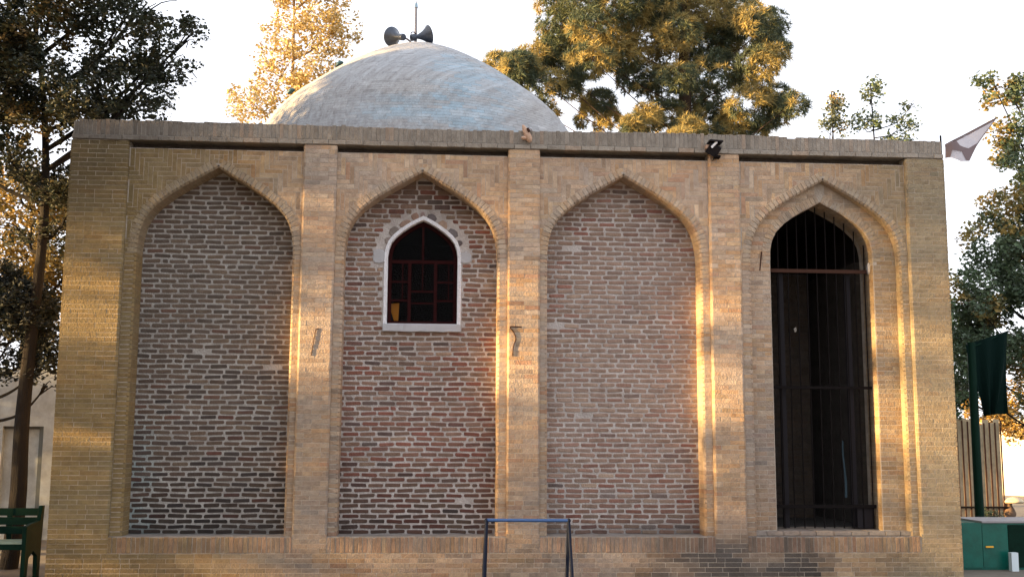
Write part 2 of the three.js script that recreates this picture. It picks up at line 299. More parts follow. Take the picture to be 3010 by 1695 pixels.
// --- spandrels: bricks laid flat and upright in a stepped herringbone, mirrored about each arch ---
{
  const list = [], u = 0.0533, n = 4, J = 0.0045;
  bays.forEach((b) => {
    const y0 = 3.752, add = (x0, x1, ya, yb) => {
      x0 = Math.max(x0, b.fl + 0.001); x1 = Math.min(x1, b.fr - 0.001); yb = Math.min(yb, 4.984); ya = Math.max(ya, y0); if (x1 - x0 < 0.02 || yb - ya < 0.02) return;
      const bad = () => { for (const X of [x0, (x0 + x1) / 2, x1]) for (const Y of [ya, (ya + yb) / 2, yb]) if (b.a.inside(X, Y, 0.045)) return true; return false; };
      for (let k = 0; k < 12 && bad(); k++) { if (x1 - x0 > yb - ya) { if ((x0 + x1) / 2 < b.cx) x1 -= 0.018; else x0 += 0.018; } else ya += 0.018; if (x1 - x0 < 0.02 || yb - ya < 0.02) return; } if (bad()) return;
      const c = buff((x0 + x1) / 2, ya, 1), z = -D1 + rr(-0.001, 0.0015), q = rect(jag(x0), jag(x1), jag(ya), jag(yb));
      list.push({ x: (x0 + x1) / 2, y: (ya + yb) / 2, make: (mb) => prism(mb, q, z, z - 0.02, 0.0018, c) });
    };
    for (let j = -2; j < 26; j++) for (let i = -10; i < 30; i++) for (const s of [1, -1]) { // i counts cells outwards from the arch axis
      const m = ((i - j) % (2 * n) + 2 * n) % (2 * n), cell = (i0, i1, j0, j1) => { let xa = b.cx + s * Math.max(0, i0) * u, xb = b.cx + s * i1 * u; if (i1 <= 0) return; const X0 = Math.min(xa, xb) + J / 2, X1b = Math.max(xa, xb) - J / 2; add(X0, X1b, y0 + j0 * u + J / 2, y0 + j1 * u - J / 2); };
      if (m === 0) cell(i, i + n, j, j + 1);
      if (((i - j) % (2 * n) + 2 * n) % (2 * n) === 2 * n - 1) cell(i, i + 1, j, j + n); // lowest cell of an upright one
    }
  });
  emit(list, 'spandrel_brick', 'spandrel_brickwork', M.brick, shrine);
}
// --- parapet: soldier bricks over a thin projecting course; sill band ---
{
  const list = []; let x = 0.028; const sag = (q) => 0.012 * Math.sin(q * 1.1) * sm(0, 3, q) + 0.01 * sm(1.6, 0.2, q);
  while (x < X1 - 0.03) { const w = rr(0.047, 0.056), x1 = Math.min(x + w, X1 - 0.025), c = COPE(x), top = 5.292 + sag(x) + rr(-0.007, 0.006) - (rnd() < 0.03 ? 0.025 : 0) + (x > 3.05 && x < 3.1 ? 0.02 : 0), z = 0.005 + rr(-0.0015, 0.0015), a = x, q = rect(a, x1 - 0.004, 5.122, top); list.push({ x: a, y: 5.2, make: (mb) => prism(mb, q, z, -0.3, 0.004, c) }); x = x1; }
  emit(list, 'coping_brick', 'coping_brickwork', M.brick, shrine);
  const thin = []; x = 0.01;
  while (x < X1 - 0.02) { const w = rr(0.185, 0.21), x1 = Math.min(x + w, X1 - 0.005), c = mul(COPE(x), 1.12), a = x, z = 0.016 + rr(-0.004, 0.005), q = rect(a, x1 - 0.005, 5.064 + rr(-0.003, 0.003), 5.116 + rr(-0.003, 0.002)); thin.push({ x: a, y: 5.1, make: (mb) => prism(mb, q, z, -0.25, 0.004, c) }); x = x1; }
  emit(thin, 'ledge_brick', 'ledge_brickwork', M.brick, shrine);
  const sill = [];
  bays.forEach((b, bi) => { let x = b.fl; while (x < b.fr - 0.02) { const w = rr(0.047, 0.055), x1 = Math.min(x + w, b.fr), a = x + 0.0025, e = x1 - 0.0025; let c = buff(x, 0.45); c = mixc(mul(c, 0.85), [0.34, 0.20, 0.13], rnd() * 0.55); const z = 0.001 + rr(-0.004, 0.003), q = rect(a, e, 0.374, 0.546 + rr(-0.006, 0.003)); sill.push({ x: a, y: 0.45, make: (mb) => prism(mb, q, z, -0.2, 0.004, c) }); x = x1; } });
  emit(sill, 'sill_brick', 'sill_brickwork', M.brick, shrine);
  const lg = new MB(); for (const b of bays.slice(0, 3)) lg.box(b.fl + 0.002, b.fr - 0.002, 0.5, 0.553, -DI - 0.01, -0.012, [0.30, 0.27, 0.24]); lg.build('ledge_mortar', M.mortar, shrine);
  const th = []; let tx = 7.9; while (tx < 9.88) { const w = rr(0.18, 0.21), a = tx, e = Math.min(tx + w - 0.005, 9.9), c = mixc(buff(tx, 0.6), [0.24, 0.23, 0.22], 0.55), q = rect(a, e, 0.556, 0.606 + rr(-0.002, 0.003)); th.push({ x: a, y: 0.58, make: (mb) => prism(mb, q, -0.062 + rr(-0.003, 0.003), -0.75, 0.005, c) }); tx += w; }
  emit(th, 'threshold_brick', 'threshold_brickwork', M.brick, shrine);
  const l4 = new MB(); l4.box(bays[3].fl + 0.002, bays[3].fr - 0.002, 0.5, 0.553, -0.3, -0.012, [0.22, 0.2, 0.185]); l4.build('ledge_mortar', M.mortar, shrine);
}
// --- rough red infill of the three blind arches ---
function infillTone(bi, x, y) {
  const r = rnd(), T = [[0.265, 0.18, 0.13], [0.235, 0.165, 0.125], [0.115, 0.09, 0.082], [0.25, 0.105, 0.075], [0.33, 0.24, 0.17], [0.29, 0.195, 0.145], [0.19, 0.145, 0.125]];
  const P = [[0.22, 0.44, 0.62, 0.66, 0.76, 0.86, 1], [0.26, 0.40, 0.50, 0.76, 0.82, 0.95, 1], [0.30, 0.42, 0.50, 0.62, 0.76, 0.94, 1]][bi];
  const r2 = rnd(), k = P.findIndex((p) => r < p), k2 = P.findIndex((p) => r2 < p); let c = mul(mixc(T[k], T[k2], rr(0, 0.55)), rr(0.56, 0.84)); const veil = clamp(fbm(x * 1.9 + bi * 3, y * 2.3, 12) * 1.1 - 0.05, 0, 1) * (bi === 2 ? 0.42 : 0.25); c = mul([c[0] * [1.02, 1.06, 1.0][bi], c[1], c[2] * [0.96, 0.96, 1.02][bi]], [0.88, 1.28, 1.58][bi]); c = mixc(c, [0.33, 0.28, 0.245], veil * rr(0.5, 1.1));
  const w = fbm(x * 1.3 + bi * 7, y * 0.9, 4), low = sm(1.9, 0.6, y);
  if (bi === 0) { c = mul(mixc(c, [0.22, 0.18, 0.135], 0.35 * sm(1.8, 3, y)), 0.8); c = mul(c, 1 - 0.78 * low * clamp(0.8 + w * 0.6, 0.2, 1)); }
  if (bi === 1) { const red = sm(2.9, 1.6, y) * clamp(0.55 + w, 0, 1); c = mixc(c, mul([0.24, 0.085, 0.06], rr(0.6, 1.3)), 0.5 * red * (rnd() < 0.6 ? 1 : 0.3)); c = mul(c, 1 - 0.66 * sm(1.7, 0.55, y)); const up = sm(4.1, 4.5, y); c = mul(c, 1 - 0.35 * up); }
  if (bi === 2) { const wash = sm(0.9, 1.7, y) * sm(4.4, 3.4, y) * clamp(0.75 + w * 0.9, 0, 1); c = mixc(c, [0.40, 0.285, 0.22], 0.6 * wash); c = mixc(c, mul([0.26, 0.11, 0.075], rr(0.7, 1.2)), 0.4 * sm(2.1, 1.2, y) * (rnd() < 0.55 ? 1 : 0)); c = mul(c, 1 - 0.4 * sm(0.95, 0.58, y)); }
  return c;
}
const infillMortar = (bi, x, y) => {
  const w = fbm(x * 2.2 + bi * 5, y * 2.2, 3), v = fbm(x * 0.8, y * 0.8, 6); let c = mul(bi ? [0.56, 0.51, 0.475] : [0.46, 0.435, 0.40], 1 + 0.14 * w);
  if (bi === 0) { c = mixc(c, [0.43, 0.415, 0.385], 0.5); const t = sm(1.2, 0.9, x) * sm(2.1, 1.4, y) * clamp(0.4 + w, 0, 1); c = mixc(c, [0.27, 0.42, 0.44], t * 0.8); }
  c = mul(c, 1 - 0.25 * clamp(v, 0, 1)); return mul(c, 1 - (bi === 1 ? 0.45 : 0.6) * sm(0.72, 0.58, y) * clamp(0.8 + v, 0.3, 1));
};
{
  const list = [], PH = 0.0589;
  for (let bi = 0; bi < 3; bi++) {
    const b = bays[bi], mb = new MB(), nx = 74, ny = 150, x0 = b.cx - b.hw - 0.03, x1 = b.cx + b.hw + 0.03, ya = 0.54, yb = 4.80, zAt = (x, y) => -DI - 0.0075 + 0.002 * n3(x * 9, y * 12, bi) + 0.002 * n3(x * 30, y * 30, 2);
    for (let i = 0; i < nx; i++) for (let j = 0; j < ny; j++) {
      const X = (k) => x0 + (x1 - x0) * k / nx, Y = (k) => ya + (yb - ya) * k / ny, cx = X(i + 0.5), cy = Y(j + 0.5);
      if (bi === 1 && win.inside(cx, cy, 0.012)) continue;
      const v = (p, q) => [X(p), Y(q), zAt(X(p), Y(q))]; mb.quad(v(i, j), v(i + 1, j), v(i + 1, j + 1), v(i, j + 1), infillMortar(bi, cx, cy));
    }
    mb.build('infill_mortar', M.mortar, shrine);
    for (let k = 0; k < 71; k++) {
      const yc = 0.55 + 0.03 + k * PH, drift = 0.012 * n3(k * 0.9, bi * 3, 1); let x = x0 - 0.12 * (k % 2) - rr(0, 0.04);
      while (x < x1) {
        let w = rnd() < 0.035 ? rr(0.06, 0.1) : rr(0.172, 0.188), h = rr(0.037, 0.0425) * (yc > 4.3 && bi === 1 && rnd() < 0.5 ? 1.35 : 1); const xa = Math.max(x, x0), xb = Math.min(x + w, x1), gap = rr(0.018, 0.027); x += w + gap;
        if (xb - xa < 0.03) continue; const xm = (xa + xb) / 2, y = yc + drift * 0 + 0.006 * n3(xm * 1.7, k * 0.31, bi * 5) + rr(-0.003, 0.003);
        const hh = b.a.half(Math.max(y - 0.03, 0.6)); if (hh < 0 || Math.abs(xm - b.cx) - (xb - xa) / 2 > hh + 0.02) continue;
        let A = xa, Z = xb; if (bi === 1) { // cut around the window and its rough stone arch
          const grow = y > 3.86 ? 0.135 : 0.05; const hit = (X) => win.inside(X, y, grow) || (y > 2.885 && y < 3.0 && Math.abs(X - 4.077) < 0.465) || (y > 3.70 && y < 3.90 && ((X > 3.485 && X < 3.63) || (X > 4.52 && X < 4.655)));
          if (hit(xm) && hit(A) && hit(Z)) continue; while (hit(A) && Z - A > 0.03) A += 0.01; while (hit(Z) && Z - A > 0.03) Z -= 0.01; if (hit((A + Z) / 2) || Z - A < 0.035) continue;
        }
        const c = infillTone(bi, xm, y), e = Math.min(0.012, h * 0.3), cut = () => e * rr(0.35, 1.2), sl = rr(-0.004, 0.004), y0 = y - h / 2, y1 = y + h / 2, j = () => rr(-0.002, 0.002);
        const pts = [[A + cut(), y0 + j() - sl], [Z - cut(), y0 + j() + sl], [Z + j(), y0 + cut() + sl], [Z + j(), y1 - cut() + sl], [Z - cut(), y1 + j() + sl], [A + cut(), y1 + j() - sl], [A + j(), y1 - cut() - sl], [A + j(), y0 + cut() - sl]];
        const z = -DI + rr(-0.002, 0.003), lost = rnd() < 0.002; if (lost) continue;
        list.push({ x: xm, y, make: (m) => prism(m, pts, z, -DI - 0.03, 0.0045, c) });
      }
    }
    const back = [[b.fl - 0.005, 0.5], [b.fr + 0.005, 0.5], [b.fr + 0.005, 4.99], [b.fl - 0.005, 4.99]];
    mesh('infill_core', extr(back, bi === 1 ? [win.pts(0.006)] : [], -0.598, -DI - 0.02), M.core, shrine);
  }
  emit(list, 'brick', 'infill_brickwork', M.brick, shrine);
}
// --- doorway: second order of the arch, jambs, dark chamber behind ---
{
  const zf = -0.17, list = [], P = 0.0535, b = bays[3];
  const h = door.pts(0.004), up = h.slice(2), L = [[b.fl - 0.01, 0.5], [h[0][0], 0.5]]; for (let i = up.length - 1; i >= 0; i--) L.push(up[i]); L.push([h[1][0], 0.5], [b.fr + 0.01, 0.5], [b.fr + 0.01, 4.99], [b.fl - 0.01, 4.99]);
  mesh('doorway_core', extr(L, [], -0.599, zf - 0.0022), M.core, shrine);
  for (let k = 0; k < 80; k++) {
    const y0 = 0.612 + k * P, y1 = y0 + P - 0.004; if (y0 > 4.75) break;
    for (const s of [-1, 1]) {
      const xo = door.cx + s * 0.945, hin = y1 < 3.8 ? door.hw : door.half(Math.min(y0 - 0.02, 4.52)), out = 0.93; let e = y1 < 3.8 ? door.hw : (hin < 0 ? 0 : hin + 0.05); let t = out; const w0 = k % 2 ? 0.2 : 0.1; const cuts = []; let q = e; let wv = w0;
      while (q < out) { const r = Math.min(out, q + wv); cuts.push([q, r]); q = r; wv = 0.2; }
      for (const [p, r] of cuts) { const x0 = Math.min(door.cx + s * p, door.cx + s * r), x1 = Math.max(door.cx + s * p, door.cx + s * r), edge = p === e && y1 < 3.8, c = buff(x0, y0, 1), z = zf + rr(-0.0008, 0.0016), ch = 0.014; if (x1 - x0 < 0.015) continue; list.push({ x: x0, y: y0, make: (mb) => prism(mb, rect(x0 + (s > 0 && edge ? 0 : 0.002), x1 - (s < 0 && edge ? 0 : 0.002), jag(y0), jag(y1)), z, edge ? -0.5 : zf - 0.02, [0.003, s < 0 && edge ? ch : 0.003, 0.003, s > 0 && edge ? ch : 0.003], c) }); }
    }
  }
  emit(list, 'door_jamb_brick', 'door_jamb_brickwork', M.brick, shrine);
  const inn = new MB(), ic = [0.05, 0.042, 0.04]; // chamber walls; colours in here darkened to stand for the unlit depth
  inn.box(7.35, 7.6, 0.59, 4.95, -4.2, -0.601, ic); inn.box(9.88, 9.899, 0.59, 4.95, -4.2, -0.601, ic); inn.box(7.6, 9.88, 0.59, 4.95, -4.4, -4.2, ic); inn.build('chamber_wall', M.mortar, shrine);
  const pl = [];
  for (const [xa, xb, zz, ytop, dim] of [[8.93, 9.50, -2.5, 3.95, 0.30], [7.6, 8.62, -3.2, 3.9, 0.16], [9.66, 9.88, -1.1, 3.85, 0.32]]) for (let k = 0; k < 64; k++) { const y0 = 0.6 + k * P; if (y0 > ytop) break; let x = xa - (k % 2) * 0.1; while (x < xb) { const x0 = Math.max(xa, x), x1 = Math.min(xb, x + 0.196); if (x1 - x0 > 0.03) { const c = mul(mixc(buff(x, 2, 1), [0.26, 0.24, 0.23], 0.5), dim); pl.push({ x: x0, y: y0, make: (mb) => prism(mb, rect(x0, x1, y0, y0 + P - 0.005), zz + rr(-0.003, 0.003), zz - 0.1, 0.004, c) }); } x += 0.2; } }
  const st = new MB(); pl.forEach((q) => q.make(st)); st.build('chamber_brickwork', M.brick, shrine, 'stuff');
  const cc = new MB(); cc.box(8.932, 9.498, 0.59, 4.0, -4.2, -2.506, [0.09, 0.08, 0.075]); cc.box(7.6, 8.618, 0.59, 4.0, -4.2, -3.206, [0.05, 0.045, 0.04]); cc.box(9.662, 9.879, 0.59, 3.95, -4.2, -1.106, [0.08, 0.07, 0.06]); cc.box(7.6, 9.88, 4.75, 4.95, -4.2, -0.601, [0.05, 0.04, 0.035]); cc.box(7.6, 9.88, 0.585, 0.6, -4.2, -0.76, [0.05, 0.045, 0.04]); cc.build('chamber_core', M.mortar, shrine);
  // iron gate
  const gate = new THREE.Group(); gate.name = 'iron_gate'; shrine.add(gate); gate.userData.label = 'dark iron bar gate filling the tall doorway';
  const zg = -0.36;
  for (let k = 0; k < 11; k++) { const x = door.cx - 0.60 + k * 0.12, yt = Math.min(3.72 + 0.9, 3.8 + 0); const hh = (() => { let y = 4.5; while (y > 3.7 && door.half(y) < Math.abs(x - door.cx) + 0.004) y -= 0.01; return y; })(); mesh('bar', new THREE.CylinderGeometry(0.0085, 0.0085, hh - 0.62, 8).translate(x, (hh + 0.62) / 2, zg), M.iron, gate); }
  for (const [y, h2, m] of [[3.705, 0.022, M.rust], [2.285, 0.016, M.iron], [0.875, 0.02, M.iron]]) mesh('rail', new THREE.BoxGeometry(1.27, h2 * 2, 0.03).translate(door.cx, y, zg + 0.012), m, gate);
  const kp = new MB(); kp.box(9.30, 9.5, 0.62, 0.86, zg - 0.012, zg - 0.004, [1, 1, 1]); kp.build('kick_plate', M.black, gate);
  // leaf stiles of dark timber behind the bars
  const stl = new MB(); for (const x of [8.46, 9.30]) stl.box(x - 0.035, x + 0.035, 0.62, 3.68, -0.47, -0.43, [1, 1, 1]); stl.build('stile', M.black, gate);
  const pp = new MB(); prism(pp, [[9.512, 3.66], [9.53, 3.63], [9.533, 3.83], [9.515, 3.8]], -0.2, -0.4, 0.004, [1, 1, 1]); 
  const pat = mesh('plaster_patch', new THREE.SphereGeometry(1, 10, 8).scale(0.012, 0.075, 0.05).translate(9.525, 3.74, -0.30), M.plaster, shrine);
}
// --- window of the second bay ---
{
  const ring = (o, i, z0, z1) => { const s = new THREE.Shape(win.pts(o, 2.99 - 0.0).map((p) => new THREE.Vector2(...p))); s.holes.push(new THREE.Path(win.pts(i, 2.992).map((p) => new THREE.Vector2(...p)))); const g = new THREE.ExtrudeGeometry(s, { depth: z1 - z0, bevelEnabled: true, bevelSize: 0.004, bevelThickness: 0.004, bevelSegments: 1, curveSegments: 1 }); g.translate(0, 0, z0); return g; };
  mesh('plaster_surround', ring(0.036, 0.0, -0.42, -DI + 0.006), M.plaster, shrine);
  const sill = new THREE.BoxGeometry(0.915, 0.085, 0.13, 14, 3, 3), P = sill.attributes.position; for (let i = 0; i < P.count; i++) { const n = n3(P.getX(i) * 14, P.getY(i) * 20, P.getZ(i) * 20); P.setXYZ(i, P.getX(i) + n * 0.008, P.getY(i) + n * 0.01, P.getZ(i) + n * 0.008); } sill.computeVertexNormals(); sill.translate(4.077, 2.944, -0.345);
  mesh('plaster_sill', sill, M.plaster, shrine);
  for (const [cx, cy, w, h] of [[3.553, 3.80, 0.145, 0.165], [4.592, 3.798, 0.125, 0.14]]) { const g = new THREE.CylinderGeometry(0.5, 0.56, 1, 22, 1), Q = g.attributes.position; g.rotateX(Math.PI / 2); for (let i = 0; i < Q.count; i++) { const a = Math.atan2(Q.getY(i), Q.getX(i)), sq = 1 / Math.max(Math.abs(Math.cos(a)), Math.abs(Math.sin(a))) ** 0.7, k = sq * (0.92 + 0.22 * n3(Math.cos(a) * 2.5 + cx * 3, Math.sin(a) * 2.5, 1)); Q.setXY(i, Q.getX(i) * k, Q.getY(i) * k); } g.computeVertexNormals(); g.scale(w, h, 0.02); g.translate(cx, cy, -DI - 0.003); mesh('plaster_patch', g, M.plaster, shrine); }
  // rough stones round the head
  const stones = [[3.665, 3.99, 0.10, 0.10, 0.9], [3.735, 4.10, 0.135, 0.12, 0.6], [3.86, 4.205, 0.15, 0.085, 0.45], [3.975, 4.29, 0.10, 0.09, 0.15], [4.065, 4.305, 0.06, 0.09, 0], [4.175, 4.275, 0.12, 0.10, -0.45], [4.305, 4.185, 0.13, 0.12, -0.5], [4.43, 4.09, 0.13, 0.11, -0.8], [4.50, 3.97, 0.07, 0.10, -1.2]];
  stones.forEach(([x, y, w, h, a], i) => { const mb = new MB(), pts = [], n = 8; for (let k = 0; k < n; k++) { const t = (k + 0.5) / n * Math.PI * 2, r = rr(0.86, 1.08), sq = 1 / Math.max(Math.abs(Math.cos(t)), Math.abs(Math.sin(t))) ** 0.6, px = Math.cos(t) * w / 2 * r * sq, py = Math.sin(t) * h / 2 * r * sq; pts.push([x + px * Math.cos(a) - py * Math.sin(a), y + px * Math.sin(a) + py * Math.cos(a)]); } prism(mb, pts, -DI + 0.004, -DI - 0.03, 0.008, [[0.27, 0.22, 0.19], [0.25, 0.215, 0.19], [0.34, 0.235, 0.18], [0.30, 0.19, 0.14], [0.3, 0.22, 0.2], [0.13, 0.11, 0.11], [0.38, 0.27, 0.2], [0.19, 0.17, 0.17], [0.15, 0.13, 0.13]][i]); mb.build('rough_stone', M.brick, shrine); });
  const nb = new MB(), nc = [0.012, 0.009, 0.008]; nb.box(3.35, 4.8, 2.7, 4.5, -3.1, -3.0, nc); nb.box(3.35, 3.45, 2.7, 4.5, -3.0, -0.601, nc); nb.box(4.7, 4.8, 2.7, 4.5, -3.0, -0.601, nc); nb.box(3.45, 4.7, 2.7, 2.8, -3.0, -0.601, nc); nb.box(3.45, 4.7, 4.4, 4.5, -3.0, -0.601, nc); nb.build('added_dark_box', M.mortar, shrine);  // added near-black box that keeps the room behind the panes dark
  const w = new THREE.Group(); w.name = 'window'; shrine.add(w); w.userData.label = 'pointed window with dark red wooden glazing bars';
  mesh('frame', ring(0.0, -0.045, -0.475, -0.435), M.wood, w);
  const X = (f) => 4.075 - 0.42 + 0.84 * f, bar = (x0, x1, y0, y1, z = -0.455, d = 0.03) => { const mb = new MB(); mb.box(x0, x1, y0, y1, z - d / 2, z + d / 2, [1, 1, 1]); mb.build('glazing_bar', M.wood, w); };
  bar(X(0.05), X(0.95), 3.735, 3.775); for (const f of [0.315, 0.685]) bar(X(f) - 0.019, X(f) + 0.019, 3.035, 3.735);
  bar(X(0.5) - 0.012, X(0.5) + 0.012, 3.775, 4.19); bar(X(0.05), X(0.95), 3.0, 3.035);
  for (const [f0, f1] of [[0.05, 0.292], [0.708, 0.95]]) { bar(X(f0), X(f1), 3.5, 3.522); bar(X(f0), X(f1), 3.275, 3.297); bar((X(f0) + X(f1)) / 2 + 0.03, (X(f0) + X(f1)) / 2 + 0.044, 3.297, 3.5); bar((X(f0) + X(f1)) / 2 + 0.03, (X(f0) + X(f1)) / 2 + 0.044, 3.522, 3.735); }
  bar(X(0.34), X(0.66), 3.385, 3.407); bar(X(0.34), X(0.66), 3.245, 3.262); bar(X(0.5) - 0.007, X(0.5) + 0.007, 3.407, 3.735); 
  for (const [a, b, c, d] of [[0.05, 0.292, 3.035, 3.275], [0.05, 0.292, 3.297, 3.5], [0.05, 0.292, 3.522, 3.735], [0.338, 0.662, 3.035, 3.245], [0.338, 0.662, 3.262, 3.385], [0.338, 0.49, 3.407, 3.735], [0.51, 0.662, 3.407, 3.735], [0.708, 0.95, 3.035, 3.275], [0.708, 0.95, 3.297, 3.5], [0.708, 0.95, 3.522, 3.735]]) mesh('pane', new THREE.PlaneGeometry(X(b) - X(a), d - c).translate((X(a) + X(b)) / 2, (c + d) / 2, -0.458), M.glass, w);
  for (const s of [-1, 1]) { const pts = []; for (const [u, y] of CURVEW.slice(0)) pts.push([4.075 + s * Math.max(0.012, u * 0.42 - 0.03), Math.min(y, 4.2) - 0.015]); pts.push([4.075 + s * 0.012, 3.775], [4.075 + s * 0.385, 3.775]); const sh = new THREE.Shape(pts.map((p) => new THREE.Vector2(...p))); mesh('pane', new THREE.ShapeGeometry(sh).translate(0, 0, -0.458), M.glass, w); }
}
// --- dome ---
const DC = [3.92, -4.5];
const PROF = [[0.0001, 7.95], [0.18, 7.93], [0.362, 7.88], [0.758, 7.715], [1.288, 7.41], [1.708, 7.105], [2.10, 6.79], [2.355, 6.5], [2.52, 6.2], [2.68, 5.8], [2.84, 5.1]];
{
  const c = new THREE.CatmullRomCurve3(PROF.map(([r, y]) => new THREE.Vector3(r, y, 0))), N = 84, pts = c.getSpacedPoints(N);
  const shell = mesh('dome', new THREE.LatheGeometry(pts.slice().reverse().map((p) => new THREE.Vector2(Math.max(p.x - 0.002, 0), p.y - 0.002)), 72).translate(DC[0], 0, DC[1]), S({ color: lin(0.5, 0.5, 0.5), map: grain2, roughness: 0.92 }), shrine);
  shell.userData.label = 'low pointed dome of pale bricks with worn blue patches';
  const mb = new MB();
  for (let k = 0; k < N; k++) {
    const a = pts[k], b = pts[k + 1], r = (a.x + b.x) / 2, m = Math.max(6, Math.round(2 * Math.PI * r / 0.205)), off = rnd() * 6.28;
    const tx = b.x - a.x, ty = b.y - a.y, l = Math.hypot(tx, ty), nx = -ty / l, ny = tx / l;
    for (let i = 0; i < m; i++) {
      const t0 = off + (i + 0.01) / m * 6.2832, t1 = off + (i + 0.99) / m * 6.2832, tm = (t0 + t1) / 2, lift = rr(0.0, 0.0006), X = Math.cos(tm) * r, Z = Math.sin(tm) * r, y = (a.y + b.y) / 2;
      let col = mul([0.41, 0.42, 0.43], rr(0.97, 1.03)); const w1 = fbm(X * 0.9 + 3, y * 1.3, Z * 0.5), w2 = fbm(X * 2.4, y * 4.2, 6);
      col = mixc(col, [0.42, 0.395, 0.36], clamp(0.1 + w1 * 0.5, 0, 0.45));
      const zone = sm(-0.05, 0.45, X) * sm(1.75, 1.0, X) * sm(7.5, 7.25, y) * sm(5.7, 5.9, y) + 0.8 * sm(-1.0, -0.4, X) * sm(0.7, 0.2, X) * sm(6.45, 6.25, y) * sm(5.8, 5.95, y);
      const bl = clamp(zone * (0.42 + w2 * 0.9 + rr(-0.2, 0.25)), 0, 0.85); col = mixc(col, [0.33, 0.45, 0.53], bl); if (w2 > 0.35 && rnd() < 0.6) col = mixc(col, [0.55, 0.55, 0.55], 0.4); if (zone < 0.2 && rnd() < 0.05) col = mul(col, 0.85);
      const e = 0.0035, P = (t, q, d) => { const rx = (q.x + nx * d), yy = q.y + ny * d; return [DC[0] + Math.cos(t) * rx, yy, DC[1] + Math.sin(t) * rx]; };
      const q0 = { x: a.x + tx * 0.025, y: a.y + ty * 0.025 }, q1 = { x: b.x - tx * 0.025, y: b.y - ty * 0.025 };
      mb.quad(P(t0, q0, lift), P(t1, q0, lift), P(t1, q1, lift), P(t0, q1, lift), col);
      mb.quad(P(t1, q1, lift), P(t0, q1, lift), P(t0, q1, -0.01), P(t1, q1, -0.01), col); mb.quad(P(t0, q0, lift), P(t0, q1, lift), P(t0, q1, -0.01), P(t0, q0, -0.01), col);
    }
  }
  mb.build('dome_brickwork', M.brick, shell, 'stuff');
  for (const [x, y] of [[2.64, 7.595], [1.885, 7.12]]) { const g = new THREE.SphereGeometry(0.07, 14, 8, 0, Math.PI * 2, 0, Math.PI / 2).scale(1, 0.75, 1).rotateZ(0.55).translate(x, y, -4.5); mesh('knob', g, S({ color: lin(0.008, 0.06, 0.08), roughness: 0.6 }), shell).userData.label = 'small teal knob on the left slope of the dome'; }
}
// hooks, rod
mesh('wall_hook', tubeGeo([[5.24, 2.938, 0.004], [5.16, 2.942, 0.006], [5.105, 2.937, 0.007], [5.15, 2.87, 0.007], [5.172, 2.80, 0.006], [5.145, 2.72, 0.006], [5.134, 2.60, 0.005]], 0.007, 0.005, 7, 40), M.rust, shrine);
mesh('wall_hook', tubeGeo([[2.905, 2.89, 0.004], [2.878, 2.888, 0.006], [2.856, 2.80, 0.007], [2.838, 2.68, 0.006], [2.824, 2.58, 0.005]], 0.0045, 0.004, 7, 30), M.rust, shrine);
mesh('iron_rod', tubeGeo([[8.15, 3.90, -0.15], [8.13, 3.80, -0.12], [8.10, 3.66, -0.07]], 0.009, 0.008, 7, 10), M.rust, shrine);

// ---------- things on and around the shrine ----------
{ // loudspeakers on the dome
  const horn = (name, label, dir, pos) => {
    const t = thing(name, label, 'loudspeaker', pos, 0, 'horn loudspeakers on the dome');
    const q = new THREE.Quaternion().setFromUnitVectors(new THREE.Vector3(0, 1, 0), new THREE.Vector3(...dir).normalize());
    const bell = new THREE.LatheGeometry([[0.03, 0], [0.042, 0.04], [0.062, 0.09], [0.088, 0.135], [0.118, 0.175], [0.145, 0.205], [0.158, 0.215], [0.161, 0.225], [0.154, 0.227], [0.135, 0.208], [0.10, 0.168], [0.07, 0.12], [0.045, 0.07], [0.025, 0.03]].map((p) => new THREE.Vector2(...p)), 32);
    bell.applyQuaternion(q); mesh('bell', bell, M.horn, t);
    const drv = new THREE.LatheGeometry([[0.001, -0.10], [0.045, -0.10], [0.055, -0.09], [0.055, -0.02], [0.04, 0.0], [0.03, 0.012]].map((p) => new THREE.Vector2(...p)), 24); drv.applyQuaternion(q); mesh('driver', drv, M.horn, t);
    return t;
  };
  const l = horn('horn_loudspeaker', 'dark horn loudspeaker on the dome facing left away from the mast', [-0.62, 0.28, -0.73], [3.60, 8.02, -4.33]);
  mesh('bracket', tubeGeo([[0.0, 0.0, 0], [0.08, 0.005, -0.05], [0.17, -0.03, -0.12]], 0.016, 0.016, 7, 8), M.steel, l);
  const r = horn('horn_loudspeaker', 'dark horn loudspeaker on the dome turned right, with a wire handle', [0.90, 0.30, -0.32], [3.86, 8.04, -4.36]);
  mesh('handle', tubeGeo([[0.0, 0.035, 0.03], [-0.05, 0.07, 0.03], [-0.085, 0.06, 0.02], [-0.075, 0.0, 0.0]], 0.008, 0.008, 6, 16), M.rust, r);
  const m = thing('mast', 'thin grey mast with a pale blue tip on the dome top', 'mast', [3.845, 7.96, -4.5]);
  mesh('pole', new THREE.CylinderGeometry(0.021, 0.024, 0.64, 12).translate(0, 0.32, 0), M.steel, m);
  mesh('cap', new THREE.CylinderGeometry(0.02, 0.03, 0.075, 12).translate(0, 0.665, 0), S({ color: lin(0.30, 0.42, 0.50), roughness: 0.5 }), m);
  mesh('tip', new THREE.ConeGeometry(0.013, 0.06, 10).translate(0, 0.732, 0), M.steel, m);
}
